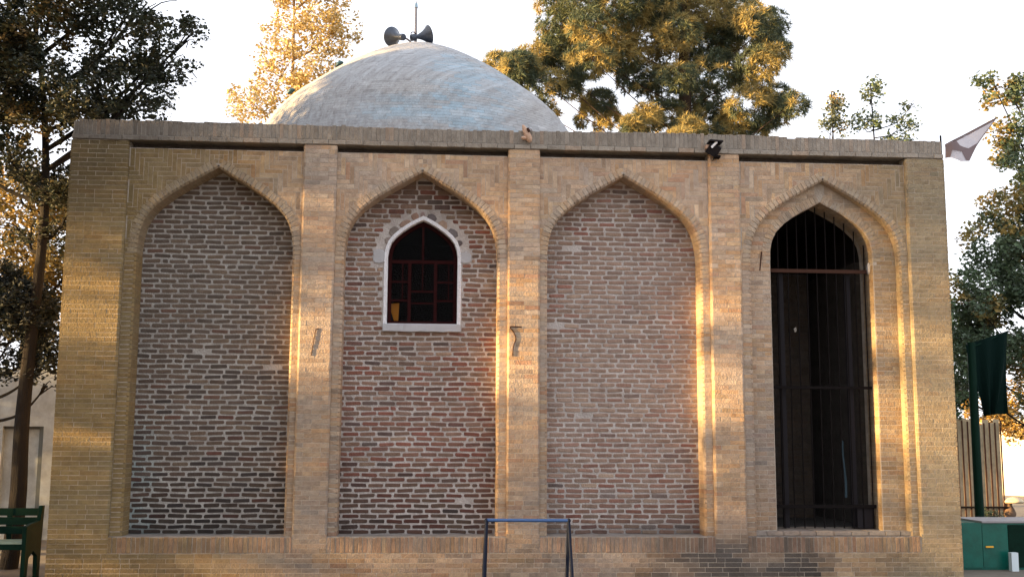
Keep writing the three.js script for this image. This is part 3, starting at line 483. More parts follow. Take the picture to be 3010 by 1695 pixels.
{ // floodlight and broken lamp on the parapet
  const f = thing('floodlight', 'black floodlight with a pale lens edge hung on the parapet above the third pier', 'floodlight', [7.535, 5.10, 0.07]);
  const b = new MB(); const T = new THREE.Matrix4().makeRotationZ(-0.5).multiply(new THREE.Matrix4().makeRotationX(0.5)); b.box(-0.075, 0.07, -0.075, 0.055, -0.05, 0.05, [1, 1, 1], T); b.build('housing', M.black, f);
  const v = new MB(); v.box(-0.075, 0.085, 0.07, 0.088, -0.06, 0.10, [1, 1, 1], new THREE.Matrix4().makeRotationZ(-0.06)); v.build('visor', M.black, f);
  const g = new MB(); g.box(-0.045, 0.055, -0.015, 0.012, 0.056, 0.062, [1, 1, 1], new THREE.Matrix4().makeRotationZ(0.8).premultiply(new THREE.Matrix4().makeTranslation(-0.02, 0.03, 0.02))); g.build('lens_edge', M.plaster, f);
  const k = new MB(); k.box(-0.10, -0.03, 0.0, 0.045, -0.055, 0.02, [1, 1, 1]); k.build('bracket', M.tan, f);
  mesh('cable', tubeGeo([[0.02, -0.06, 0], [0.015, -0.09, -0.02], [-0.005, -0.13, -0.055]], 0.006, 0.006, 6, 12), M.black, f);
  const w = new MB(); w.box(0.02, 0.085, -0.10, -0.075, -0.06, 0.04, [1, 1, 1], new THREE.Matrix4().makeRotationZ(-0.15)); w.build('foot', M.iron, f);
  const s = thing('broken_lamp_shade', 'broken tan lamp shade leaning on the parapet above the second pier', 'lamp shade', [5.285, 5.24, 0.05]);
  const sh = new THREE.SphereGeometry(1, 18, 14, 0, Math.PI * 1.25, 0.12, Math.PI * 0.86), P = sh.attributes.position; for (let i = 0; i < P.count; i++) { const y = P.getY(i), k2 = 0.55 + 0.45 * (0.5 - y * 0.5) + 0.12 * n3(P.getX(i) * 3, y * 3, 1); P.setXYZ(i, P.getX(i) * 0.052 * k2, y * 0.118, P.getZ(i) * 0.045 * k2); } sh.computeVertexNormals(); sh.rotateZ(0.42); mesh('shell', sh, M.tan, s);
  mesh('stub', new THREE.SphereGeometry(0.03, 12, 9).scale(1.1, 0.75, 0.9).translate(-0.035, -0.06, 0.02), M.tan, s);
  mesh('bulb', new THREE.SphereGeometry(0.024, 14, 10).translate(0.052, 0.055, -0.02), M.plaster, s);
  mesh('socket', new THREE.CylinderGeometry(0.014, 0.016, 0.05, 10).rotateZ(0.5).translate(0.018, 0.035, 0.035), M.rust, s);
}
{ // pennant at the right corner of the parapet
  const p = thing('pennant_flag', 'white triangular pennant with brown border blowing from the right roof corner', 'flag', [10.41, 5.0, -0.02]);
  const Z = (x, y) => 0.05 * Math.sin(x * 7 + y * 5) + 0.02 * Math.sin(x * 17);
  const cloth = (name, pts, m, dz) => { const sh = new THREE.ShapeGeometry(new THREE.Shape(pts.map((q) => new THREE.Vector2(...q)))); const big = sh.toNonIndexed ? sh : sh; const mb = new MB(); const pos = big.attributes.position, idx = big.index; // split finely
    const sub = (a, b, c, d) => { if (d === 0) { for (const s of [1]) mb.tri([a[0], a[1], Z(...a) + dz], [b[0], b[1], Z(...b) + dz], [c[0], c[1], Z(...c) + dz], [1, 1, 1]); return; } const m1 = [(a[0] + b[0]) / 2, (a[1] + b[1]) / 2], m2 = [(b[0] + c[0]) / 2, (b[1] + c[1]) / 2], m3 = [(a[0] + c[0]) / 2, (a[1] + c[1]) / 2]; sub(a, m1, m3, d - 1); sub(m1, b, m2, d - 1); sub(m3, m2, c, d - 1); sub(m1, m2, m3, d - 1); };
    for (let i = 0; i < idx.count; i += 3) { const v = [0, 1, 2].map((k) => [pos.getX(idx.getX(i + k)), pos.getY(idx.getX(i + k))]); sub(...v, 3); } return mb.build(name, m, p); };
  cloth('cloth', [[0.0, 0.232], [0.69, 0.605], [0.30, 0.045], [0.19, 0.03], [0.055, 0.075]], M.clothwhite, 0);
  cloth('border', [[0.0, 0.24], [0.0, 0.205], [0.14, 0.28], [0.655, 0.56], [0.695, 0.61]], M.clothbrown, 0.004);
  cloth('border', [[0.695, 0.61], [0.65, 0.56], [0.45, 0.285], [0.33, 0.215], [0.215, 0.165], [0.27, 0.05], [0.31, 0.04], [0.43, 0.235]].reverse(), M.clothbrown, 0.007);
  cloth('border', [[0.0, 0.235], [0.005, 0.07], [0.055, 0.075], [0.075, 0.16], [0.205, 0.158], [0.225, 0.165], [0.33, 0.215], [0.20, 0.235], [0.145, 0.285]], M.clothbrown, 0.009);
  mesh('staff', new THREE.CylinderGeometry(0.012, 0.012, 0.5, 8).translate(-0.012, 0.12, -0.03), M.iron, p);
}
{ // yellow board seen behind the lower left pane
  const y = thing('yellow_board', 'yellow board leaning inside the window behind the lower left pane', 'board', [3.745, 3.035, -0.50]);
  const mb = new MB(); prism(mb, [[-0.075, 0.215], [-0.005, 0.01], [0.045, 0.01], [0.055, 0.225]], 0.008, -0.008, 0.002, [1, 1, 1], null, true); mb.build('board', M.yellow, y);
  const m2 = new MB(); prism(m2, [[-0.09, 0.02], [-0.05, 0.015], [-0.085, 0.085]], 0.008, -0.008, 0.001, [1, 1, 1], null, true); m2.build('corner', M.yellow, y);
}
{ // cloth tied to the gate
  const r = thing('blue_ribbon', 'narrow blue cloth strip hanging on the iron gate', 'cloth strip', [9.155, 0.98, -0.335]);
  const mb = new MB(); for (let k = 0; k < 12; k++) { const y0 = k * 0.056, y1 = y0 + 0.056, w = (y) => 0.013 - 0.006 * y / 0.67, x = (y) => 0.008 * Math.sin(y * 9) - 0.02 * y; mb.quad([x(y0) - w(y0), y0, 0.006 * Math.sin(y0 * 20)], [x(y0) + w(y0), y0, 0.01], [x(y1) + w(y1), y1, 0.01], [x(y1) - w(y1), y1, 0.006 * Math.sin(y1 * 20)], [1, 1, 1]); } mb.build('cloth', M.ribbon, r);
  const s = thing('paper_scrap', 'small crumpled white scrap caught on the iron gate', 'paper scrap', [8.60, 2.985, -0.335]); const g = new THREE.IcosahedronGeometry(0.032, 1), P = g.attributes.position; for (let i = 0; i < P.count; i++) { const k = 0.7 + 0.5 * n3(P.getX(i) * 40, P.getY(i) * 40, 2); P.setXYZ(i, P.getX(i) * k * 0.8, P.getY(i) * k * 1.3, P.getZ(i) * k * 0.4); } g.computeVertexNormals(); mesh('paper', g, M.concrete, s);
}
{ // blue steel trestle in front of the second pier
  const t = thing('blue_trestle', 'blue steel trestle with paired legs before the second pier', 'trestle', [5.15, 0, 2.0]);
  const tube = (n, a, b, r, m) => mesh(n, tubeGeo([a, [(a[0] + b[0]) / 2, (a[1] + b[1]) / 2, (a[2] + b[2]) / 2], b], r, r, 10, 4), m, t);
  tube('crossbar', [-0.40, 0.875, 0], [0.40, 0.872, 0], 0.0165, M.blue);
  for (const s of [-1, 1]) { tube('leg', [s * 0.395, 0.872, 0.0], [s * 0.435 + (s > 0 ? -0.005 : -0.01), 0, 0.17], 0.0165, M.bluedark); tube('leg', [s * 0.395, 0.872, 0.0], [s * 0.415 - (s > 0 ? 0.02 : -0.01), 0, -0.22], 0.0165, M.bluedark); const g = new THREE.SphereGeometry(0.021, 12, 8).translate(s * 0.397, 0.872, 0); mesh('joint', g, M.bluedark, t); tube('stretcher', [s * 0.425, 0.25, 0.12], [s * 0.41, 0.25, -0.155], 0.009, M.bluedark); }
}
{ // green bench at the left corner
  const b = thing('garden_bench', 'dark green garden bench with pale seat beside the left corner', 'bench', [-0.88, 0, -0.75]);
  for (let k = 0; k < 4; k++) { const m = new MB(); m.box(-0.50, 0.44, 0.425, 0.447, -0.19 + k * 0.105, -0.095 + k * 0.105, [1, 1, 1]); m.build('seat_slat', M.palegreen, b); }  // sky reflection on the seat put into the pale slat colour
  const ap = new MB(); ap.box(-0.5, 0.44, 0.36, 0.424, 0.19, 0.215, [1, 1, 1]); ap.build('apron', M.darkgreen, b);
  for (let k = 0; k < 3; k++) { const m = new MB(); m.box(-0.50, 0.44, 0.505 + k * 0.105, 0.592 + k * 0.105, -0.012, 0.012, [1, 1, 1], new THREE.Matrix4().makeTranslation(0, 0, -0.24 - k * 0.02)); m.build('back_slat', M.darkgreen, b); }
  for (const x of [-0.22, 0.1]) { const m = new MB(); m.box(x - 0.03, x + 0.03, 0.36, 0.8, -0.285, -0.262, [1, 1, 1]); m.build('back_post', M.darkgreen, b); }
  for (const x of [-0.52, 0.46]) { const sh = new THREE.Shape([[0.25, 0], [0.25, 0.62], [0.12, 0.64], [-0.18, 0.66], [-0.24, 0.83], [-0.30, 0.83], [-0.26, 0.45], [-0.24, 0], [-0.16, 0], [-0.14, 0.26], [0.0, 0.33], [0.14, 0.26], [0.17, 0]].map((p) => new THREE.Vector2(...p))); const g = new THREE.ExtrudeGeometry(sh, { depth: 0.04, bevelEnabled: true, bevelSize: 0.004, bevelThickness: 0.004, bevelSegments: 1 }); g.rotateY(-Math.PI / 2); g.translate(x + 0.02, 0, 0); mesh('end_frame', g, M.darkgreen, b); }
  const c = thing('concrete_block', 'pale concrete block on the ground under the green bench', 'concrete block', [-1.02, 0, -0.62]); const cg = new MB(); cg.box(-0.16, 0.16, -0.02, 0.20, -0.1, 0.12, [1, 1, 1]); cg.build('block', M.concrete, c);
}
// white wall behind on the left
{
  const w = thing('white_wall', 'whitewashed wall with a recessed door panel behind the left tree', 'wall', [0, 0, -6]);
  const b = new MB(), c = [1, 1, 1]; b.box(-12, -2.80, -0.1, 2.75, -0.25, 0, c); b.box(-2.80, -2.15, 1.82, 2.75, -0.25, 0, c); b.box(-2.80, -2.15, -0.1, 0.45, -0.25, 0, c); b.box(-2.15, 2, -0.1, 2.75, -0.25, 0, c); b.build('wall', M.whitewash, w);
  const p = new MB(); p.box(-2.80, -2.15, 0.45, 1.82, -0.25, -0.09, c); p.build('door_panel', M.whitewash, w);
  const e = new MB(); e.box(-2.235, -2.15, 0.45, 1.82, -0.088, -0.06, c); e.build('recess_shadow', S({ color: lin(0.16, 0.17, 0.16), roughness: 0.9 }), w); const tp = new MB(); tp.box(-2.80, -2.236, 1.775, 1.82, -0.088, -0.06, c); tp.build('recess_shadow', S({ color: lin(0.10, 0.10, 0.095), roughness: 0.9 }), w);  // dark strips painted in for the shadow along the recess top and right
}
// right side: green cabinet, post with flag, cream slat fence, urn
{
  const g = thing('green_cabinet', 'glossy green metal cabinet beside the right corner', 'cabinet', [11.7, 0, -1.9]);
  const b = new MB(); b.box(-1.1, 1.2, -0.02, 0.60, -0.4, 0.38, [1, 1, 1]); b.build('body', M.green, g);
  const lid = new MB(); lid.box(-0.30, 1.22, 0.60, 0.622, -0.42, 0.40, [1, 1, 1]); lid.build('lid', M.steel, g);
  const d1 = new MB(); d1.box(-1.08, -0.31, 0.03, 0.585, 0.38, 0.398, [1, 1, 1]); d1.build('door', M.green, g); const d2 = new MB(); d2.box(-0.30, 0.04, 0.03, 0.575, 0.38, 0.392, [1, 1, 1]); d2.build('door', M.green, g); const d3 = new MB(); d3.box(0.05, 1.18, 0.03, 0.575, 0.38, 0.39, [1, 1, 1]); d3.build('door', M.darkgreen, g);
  const h = new MB(); h.box(-0.265, -0.165, 0.285, 0.305, 0.393, 0.41, [1, 1, 1]); h.build('handle', M.yellow, g);
  const wp = thing('white_post', 'short white post in front of the green cabinet', 'post', [11.735, 0, -1.38]); const pm = new MB(); pm.box(-0.045, 0.045, -0.05, 0.235, -0.04, 0.04, [1, 1, 1]); pm.build('post', S({ color: lin(0.62, 0.70, 0.72), roughness: 0.7 }), wp);
  const fp = thing('green_pole', 'dark green metal pole standing behind the green cabinet', 'pole', [12.12, 0, -3]);
  mesh('pole', new THREE.CylinderGeometry(0.06, 0.066, 3.1, 16).translate(0, 1.55, 0), M.darkgreen, fp);
  mesh('arm', tubeGeo([[0, 3.02, 0], [0.3, 3.15, 0], [0.58, 3.27, 0]], 0.014, 0.012, 8, 8), M.darkgreen, fp);
  const f = thing('black_flag', 'dark green mourning flag hanging in folds from the pole arm', 'flag', [12.12, 0, -3]);
  const mb = new MB(), nx = 18, ny = 22, pt = (i, j) => { const u = i / nx, v = j / ny, xt = -0.09 + u * 0.65, yt = 3.06 + u * 0.22, pull = Math.pow(v, 1.25), xb = 0.20 + u * 0.08 + (u - 0.5) * 0.1, x = u > 0.93 ? xt - v * 0.06 : xt + (xb - xt) * pull * 0.95 + 0.26 * u * v * (1 - v), y = yt + (2.02 - yt + u * 0.36 * (1 - v * 0.9)) * v; return [x, y, 0.05 * Math.sin(u * 16 + v * 3) * (0.3 + v) + 0.015]; };
  for (let i = 0; i < nx; i++) for (let j = 0; j < ny; j++) mb.quad(pt(i, j + 1), pt(i + 1, j + 1), pt(i + 1, j), pt(i, j), [1, 1, 1]); mb.build('cloth', M.flagdark, f);
  const fe = thing('slat_fence', 'cream upright slat fence with a dark rail right of the green pole', 'fence', [14.95, 0, -11]);
  for (let k = 0; k < 14; k++) { const s = new MB(); s.box(-0.062, 0.062, 0.0, 2.12 + rr(-0.1, 0.06), -0.01, 0.01, [1, 1, 1], new THREE.Matrix4().makeTranslation(0.02 + k * 0.124, 0, 0).multiply(new THREE.Matrix4().makeRotationY(-0.5))); s.build('slat', M.cream, fe); const q = new MB(); q.box(0.065 + k * 0.124, 0.095 + k * 0.124, 0.0, 2.1 + rr(-0.05, 0.05), 0.06, 0.075, [1, 1, 1]); q.build('picket', M.rust, fe); }
  const rl = new MB(); rl.box(-0.1, 1.74, 0.235, 0.275, 0.07, 0.11, [1, 1, 1]); rl.box(-0.1, 1.74, 1.75, 1.79, -0.12, -0.08, [1, 1, 1]); rl.build('rail', M.iron, fe);
  const u = thing('urn_fountain', 'brown urn-shaped pedestal with a cream mushroom cap beyond the cabinet', 'urn', [16.86, -0.41, -11]); u.scale.setScalar(1.266);
  mesh('urn', new THREE.LatheGeometry([[0.12, 0], [0.12, 0.26], [0.09, 0.29], [0.11, 0.36], [0.125, 0.42], [0.10, 0.49], [0.065, 0.55], [0.06, 0.6], [0.07, 0.61]].map((p) => new THREE.Vector2(...p)), 24).translate(-0.08, 0, 0), M.urn, u);
  mesh('cap', new THREE.LatheGeometry([[0.001, 0.70], [0.09, 0.69], [0.15, 0.665], [0.18, 0.63], [0.178, 0.595], [0.06, 0.6]].map((p) => new THREE.Vector2(...p)), 28), M.cream, u);
  const pw = thing('pale_wall', 'pale sunlit boundary wall far behind the right trees', 'wall', [24.5, 0, -20], -0.75); const pb = new MB(); pb.box(-13, 13, -0.1, 2.4, -0.15, 0.15, [1, 1, 1]); pb.build('wall', S({ color: lin(0.8, 0.78, 0.72), map: rep(grain, 0.4), roughness: 0.9 }), pw);
}

// ---------- trees ----------
function leafGeo(kind) { // a sprig of leaves about the origin, leaf length 1
  const mb = new MB();
  const leaf = (o, d, up, L, W) => { const D = new THREE.Vector3(...d).normalize(), U = new THREE.Vector3(...up).normalize(), s = new THREE.Vector3().crossVectors(D, U).normalize(), nn = new THREE.Vector3().crossVectors(s, D); const P = (t, w, b) => { const v = new THREE.Vector3(...o).addScaledVector(D, t * L).addScaledVector(s, w * W).addScaledVector(nn, b * L); return [v.x, v.y, v.z]; }; const c = [1, 1, 1], a = P(0, 0, 0), b1 = P(0.35, 0.5, 0.06), b2 = P(0.7, 0.38, 0.02), e = P(1, 0, -0.08), d2 = P(0.7, -0.38, 0.02), d1 = P(0.35, -0.5, 0.06), m1 = P(0.5, 0, -0.03); mb.tri(a, m1, b1, c); mb.tri(b1, m1, e, c); mb.tri(e, m1, d1, c); mb.tri(d1, m1, a, c); };
  if (kind === 'broad') for (let k = 0; k < 7; k++) { const a = rnd() * 6.28, el = rr(-0.5, 0.8), d = [Math.cos(a) * Math.cos(el), Math.sin(el), Math.sin(a) * Math.cos(el)], o = [rr(-0.9, 0.9), rr(-0.7, 0.7), rr(-0.9, 0.9)]; leaf(o, d, [rr(-0.7, 0.7), 1, rr(-0.7, 0.7)], rr(0.75, 1.1), rr(0.6, 0.8)); }
  else for (let k = 0; k < 22; k++) { const a = rnd() * 6.28, el = rr(-0.25, 1.35), d = new THREE.Vector3(Math.cos(a) * Math.cos(el), Math.sin(el), Math.sin(a) * Math.cos(el)), s = new THREE.Vector3().crossVectors(d, new THREE.Vector3(rnd() - 0.5, rnd() - 0.5, rnd() - 0.5)).normalize().multiplyScalar(0.055), o = d.clone().multiplyScalar(0.05), e = d.clone().multiplyScalar(rr(0.75, 1.1)); mb.tri([o.x - s.x, o.y - s.y, o.z - s.z], [o.x + s.x, o.y + s.y, o.z + s.z], [e.x, e.y, e.z], [1, 1, 1]); }
  const g = mb.geo(); g.deleteAttribute('color'); g.deleteAttribute('uv'); return g;
}
const SPRIG = leafGeo('broad'), TUFT = leafGeo('pine');
function crown(parent, blobs, o) { // leaves scattered in clumps through the blobs
  const mats = [], cols = [], q = new THREE.Quaternion(), up = new THREE.Vector3(0, 1, 0);
  for (const [bx, by, bz, rx, ry, rz, n] of blobs) {
    let made = 0, tries = 0;
    while (made < n && tries++ < n * 12) {
      const d = new THREE.Vector3(rr(-1, 1), rr(-1, 1), rr(-1, 1)); if (d.length() > 1) continue; const len = d.length(); if (o.shell && len < o.shell && rnd() < 0.85) continue;
      const x = bx + d.x * rx, y = by + d.y * ry, z = bz + d.z * rz; if (o.avoid && o.avoid(x, y, z)) continue;
      const f = o.freq || 1.6, w = fbm(x * f + (o.seed || 0), y * f, z * f); if (w < (o.gap ?? -0.1) + (len > 0.8 ? (o.edge ?? 0.15) : 0)) continue;
      if (o.outward) { const dir = d.clone(); dir.y = dir.y * 0.8 + 0.25; dir.normalize().add(new THREE.Vector3(rr(-0.5, 0.5), rr(-0.4, 0.5), rr(-0.5, 0.5))).normalize(); q.setFromUnitVectors(up, dir); } else q.setFromEuler(new THREE.Euler(rr(-0.7, 0.7), rnd() * 6.28, rr(-0.7, 0.7)));
      const s = o.size * rr(0.75, 1.25); mats.push(new THREE.Matrix4().compose(new THREE.Vector3(x, y, z), q, new THREE.Vector3(s, s, s)));
      let c = o.pal[(rnd() * o.pal.length) | 0]; const patch = fbm(x * 0.8 + 4 + (o.seed || 0), y * 0.8, z * 0.8); if (o.alt && patch > (o.altAt ?? 0.15)) c = o.alt[(rnd() * o.alt.length) | 0]; cols.push(mul(c, rr(0.75, 1.2))); made++;
    }
  }
  const src = o.outward ? TUFT : SPRIG, sp = src.attributes.position, sn = src.attributes.normal, nv = sp.count, P = new Float32Array(mats.length * nv * 3), N = new Float32Array(P.length), C = new Float32Array(P.length), v = new THREE.Vector3(), nm = new THREE.Matrix3();
  mats.forEach((m, i) => { nm.getNormalMatrix(m); for (let k = 0; k < nv; k++) { const at = (i * nv + k) * 3; v.fromBufferAttribute(sp, k).applyMatrix4(m); P[at] = v.x; P[at + 1] = v.y; P[at + 2] = v.z; v.fromBufferAttribute(sn, k).applyMatrix3(nm).normalize(); N[at] = v.x; N[at + 1] = v.y; N[at + 2] = v.z; C.set(cols[i], at); } });
  const g = new THREE.BufferGeometry(); g.setAttribute('position', new THREE.BufferAttribute(P, 3)); g.setAttribute('normal', new THREE.BufferAttribute(N, 3)); g.setAttribute('color', new THREE.BufferAttribute(C, 3));
  const im = new THREE.Mesh(g, o.outward ? NEEDLES : LEAVES); im.name = 'crown'; parent.add(im); return im;
}
function tree(name, label, group, trunk, r0, r1, blobs, o) {
  const t = thing(name, label, 'tree', [0, 0, 0], 0, group); const base = trunk[0];
  t.position.set(base[0], 0, base[2]); const L = (p) => [p[0] - base[0], p[1], p[2] - base[2]];
  mesh('trunk', tubeGeo(trunk.map(L), r0, r1, 12, 30), o.barkMat || M.bark, t);
  const lb = blobs.map((b) => [b[0] - base[0], b[1], b[2] - base[2], b[3], b[4], b[5], b[6]]);
  const lt = trunk.map(L);
  for (const [bi, b] of lb.entries()) { if (o.limbEvery && bi % o.limbEvery) continue; // a limb to each clump, with a few twigs
    if (o.nolimb) break; let best = lt[0], bd = 1e9; for (let k = 0; k < 30; k++) { const i = Math.min(lt.length - 2, Math.floor(k / 30 * (lt.length - 1))), u = k / 30 * (lt.length - 1) - i, p = [0, 1, 2].map((c) => lt[i][c] + (lt[i + 1][c] - lt[i][c]) * u), d = Math.hypot(p[0] - b[0], (p[1] - b[1] + 0.6 * Math.hypot(p[0] - b[0], p[2] - b[2])) * 1.2, p[2] - b[2]); if (d < bd) { bd = d; best = p; } }
    const mid = [(best[0] + b[0]) / 2 + rr(-0.1, 0.1), (best[1] + b[1]) / 2 - 0.1, (best[2] + b[2]) / 2 + rr(-0.1, 0.1)], rl = Math.min(r1 * 1.3, o.limbR ?? 1, 0.028 + 0.02 * bd);
    mesh('limb', tubeGeo([best, mid, [b[0], b[1] + b[4] * 0.2, b[2]]], rl, rl * 0.35, 7, 10), o.barkMat || M.bark, t);
    const tw = []; for (let k = 0; k < (o.twigs ?? 4); k++) { const e = [b[0] + rr(-0.8, 0.8) * b[3], b[1] + rr(-0.6, 0.8) * b[4], b[2] + rr(-0.8, 0.8) * b[5]]; mesh('twig', tubeGeo([[b[0] * 0.7 + mid[0] * 0.3, b[1] * 0.7 + mid[1] * 0.3, b[2] * 0.7 + mid[2] * 0.3], [(b[0] + e[0]) / 2, (b[1] + e[1]) / 2 + 0.05, (b[2] + e[2]) / 2], e], rl * 0.4, 0.006, 5, 6), o.barkMat || M.bark, t); }
  }
  crown(t, lb, { ...o, avoid: o.avoid && ((x, y, z) => o.avoid(x + base[0], y, z + base[2])) });
  return t;
}
const inShrine = (x, y, z) => x > -0.15 && x < 10.6 && z < 0.3 && z > -7.8 && y < 5.45;
// left dark tree by the corner
tree('plane_tree', 'large dark leafy tree standing close behind the left corner', null, [[-1.08, 0, -1.9], [-1.02, 0.8, -1.9], [-1.03, 1.8, -1.9], [-1.00, 3, -1.95], [-0.96, 4.1, -2.0], [-0.98, 5.0, -2.05], [-1.1, 6.2, -2.1], [-1.25, 7.2, -2.0]], 0.115, 0.025,
  [[-1.9, 6.4, -1.80, 1.0, 0.9, 0.9, 2300], [-0.6, 6.1, -1.60, 0.9, 0.75, 0.8, 1000], [0.1, 6.9, -1.40, 0.75, 0.7, 0.65, 420], [-0.9, 7.3, -1.50, 1.1, 0.9, 0.75, 1800], [0.05, 7.75, -1.50, 0.6, 0.5, 0.6, 210], [-0.05, 5.85, -1.90, 0.75, 0.42, 0.7, 380], [0.62, 6.6, -1.50, 0.42, 0.35, 0.5, 80], [-1.9, 7.9, -1.60, 1.0, 0.8, 0.8, 1900], [-1.55, 5.3, -2.20, 0.7, 0.4, 0.8, 300], [-0.85, 5.05, -2.20, 0.5, 0.42, 0.5, 260], [-2.6, 7.0, -1.70, 0.9, 1.4, 0.85, 2600], [-0.9, 8.6, -1.60, 1.2, 0.7, 0.9, 700], [0.35, 6.1, -1.4, 0.5, 0.4, 0.5, 190], [0.75, 6.5, -1.5, 0.42, 0.36, 0.5, 130], [0.95, 6.85, -1.5, 0.3, 0.28, 0.4, 60], [0.35, 7.2, -1.50, 0.4, 0.5, 0.5, 70], [-1.2, 4.3, -2.20, 0.4, 0.25, 0.5, 40], [-0.75, 4.45, -2.20, 0.28, 0.4, 0.4, 90], [-2.2, 5.5, -2.30, 0.6, 0.4, 0.7, 200]],
  { size: 0.062, pal: [[0.030, 0.040, 0.014], [0.024, 0.034, 0.014], [0.036, 0.038, 0.012], [0.018, 0.030, 0.015]], alt: [[0.14, 0.09, 0.02], [0.08, 0.07, 0.018], [0.05, 0.055, 0.016]], altAt: 0.4, gap: -0.12, edge: 0.12, freq: 1.9, seed: 3, avoid: (x, y, z) => inShrine(x, y, z) || (y > 6.1 && y < 7.5 && z < -1.6 + 0.4 * n3(x * 0.5, y * 4.2, z) && rnd() < 0.82) });
tree('evergreen_shrub', 'very dark low branched evergreen in front of the white wall at left', null, [[-1.75, 0, -2.3], [-1.72, 1.5, -2.3], [-1.6, 3.0, -2.3], [-1.5, 3.8, -2.3]], 0.06, 0.02,
  [[-1.35, 3.35, -2.2, 0.6, 0.55, 0.5, 900], [-1.65, 3.6, -2.3, 0.6, 0.4, 0.5, 420], [-0.95, 2.85, -2.2, 0.42, 0.3, 0.4, 170], [-1.5, 2.65, -2.3, 0.7, 0.32, 0.5, 330], [-0.85, 2.5, -2.1, 0.35, 0.22, 0.35, 90], [-0.78, 2.28, -2.0, 0.22, 0.1, 0.3, 22], [-1.15, 3.1, -2.1, 0.4, 0.5, 0.4, 300]],
  { size: 0.06, pal: [[0.012, 0.020, 0.013], [0.015, 0.024, 0.016], [0.010, 0.017, 0.013]], gap: -0.28, edge: 0.12, freq: 1.7, seed: 11, avoid: inShrine });
tree('golden_tree', 'golden leaved tree glowing behind the dark left trunk', 'golden autumn trees behind', [[-3.4, 0, -8], [-3.3, 3, -8], [-3.1, 6, -8]], 0.1, 0.03,
  [[-3.2, 5.2, -8, 1.1, 0.9, 0.9, 700], [-2.4, 4.6, -7.8, 0.8, 0.8, 0.8, 420], [-3.6, 6.2, -8, 1, 0.7, 0.9, 420], [-2.4, 6.0, -8, 0.9, 0.6, 0.8, 300], [-1.9, 3.7, -7.9, 0.6, 0.6, 0.6, 170], [-3.0, 4.0, -8, 0.9, 0.7, 0.8, 330]],
  { size: 0.085, pal: [[0.30, 0.19, 0.03], [0.26, 0.17, 0.035], [0.20, 0.15, 0.035], [0.14, 0.11, 0.03]], gap: -0.1, edge: 0.1, seed: 17 }).userData.group = undefined;
{ // set well back, so that it does not shade the pine
  const k = 1.24, f = (p) => [4.248 + (p[0] - 4.248) * k, 1.628 + (p[1] - 1.628) * k, 12.8 + (p[2] - 12.8) * k], B = (q) => [...f(q), q[3] * k, q[4] * k, q[5] * k, q[6]];
  tree('golden_tree', 'loose pale golden tree rising behind the left of the dome', null, [[0.9, 1.628, -12.4], [0.9, 4, -12.4], [0.85, 8, -12.4], [0.8, 12, -12.4]].map(f).map((p, i) => (i ? p : [p[0], 0, p[2]])), 0.14, 0.03,
    [[1.1, 8.8, -12.2, 0.95, 0.8, 0.9, 470], [0.5, 10.0, -12.4, 0.7, 0.9, 0.8, 285], [1.5, 9.9, -12.3, 0.75, 0.9, 0.8, 427], [1.0, 11.3, -12.4, 0.95, 0.9, 0.9, 413], [1.9, 11.2, -12.4, 0.5, 0.9, 0.6, 185], [-0.1, 9.2, -12.2, 0.6, 0.6, 0.7, 128], [0.3, 8.2, -12.2, 0.9, 0.5, 0.8, 242], [0.6, 12.4, -12.4, 0.9, 0.7, 0.8, 228], [2.0, 8.9, -12.3, 0.8, 0.7, 0.8, 285], [-0.4, 8.3, -12, 0.4, 0.4, 0.4, 57], [1.6, 12.5, -12.4, 0.7, 0.7, 0.7, 185]].map(B),
    { size: 0.105, pal: [[0.52, 0.40, 0.17], [0.58, 0.46, 0.22], [0.44, 0.31, 0.09], [0.62, 0.52, 0.30]], gap: -0.1, edge: 0.15, freq: 1.5, seed: 23, barkMat: S({ color: lin(0.30, 0.2, 0.1), roughness: 0.9 }) });
}
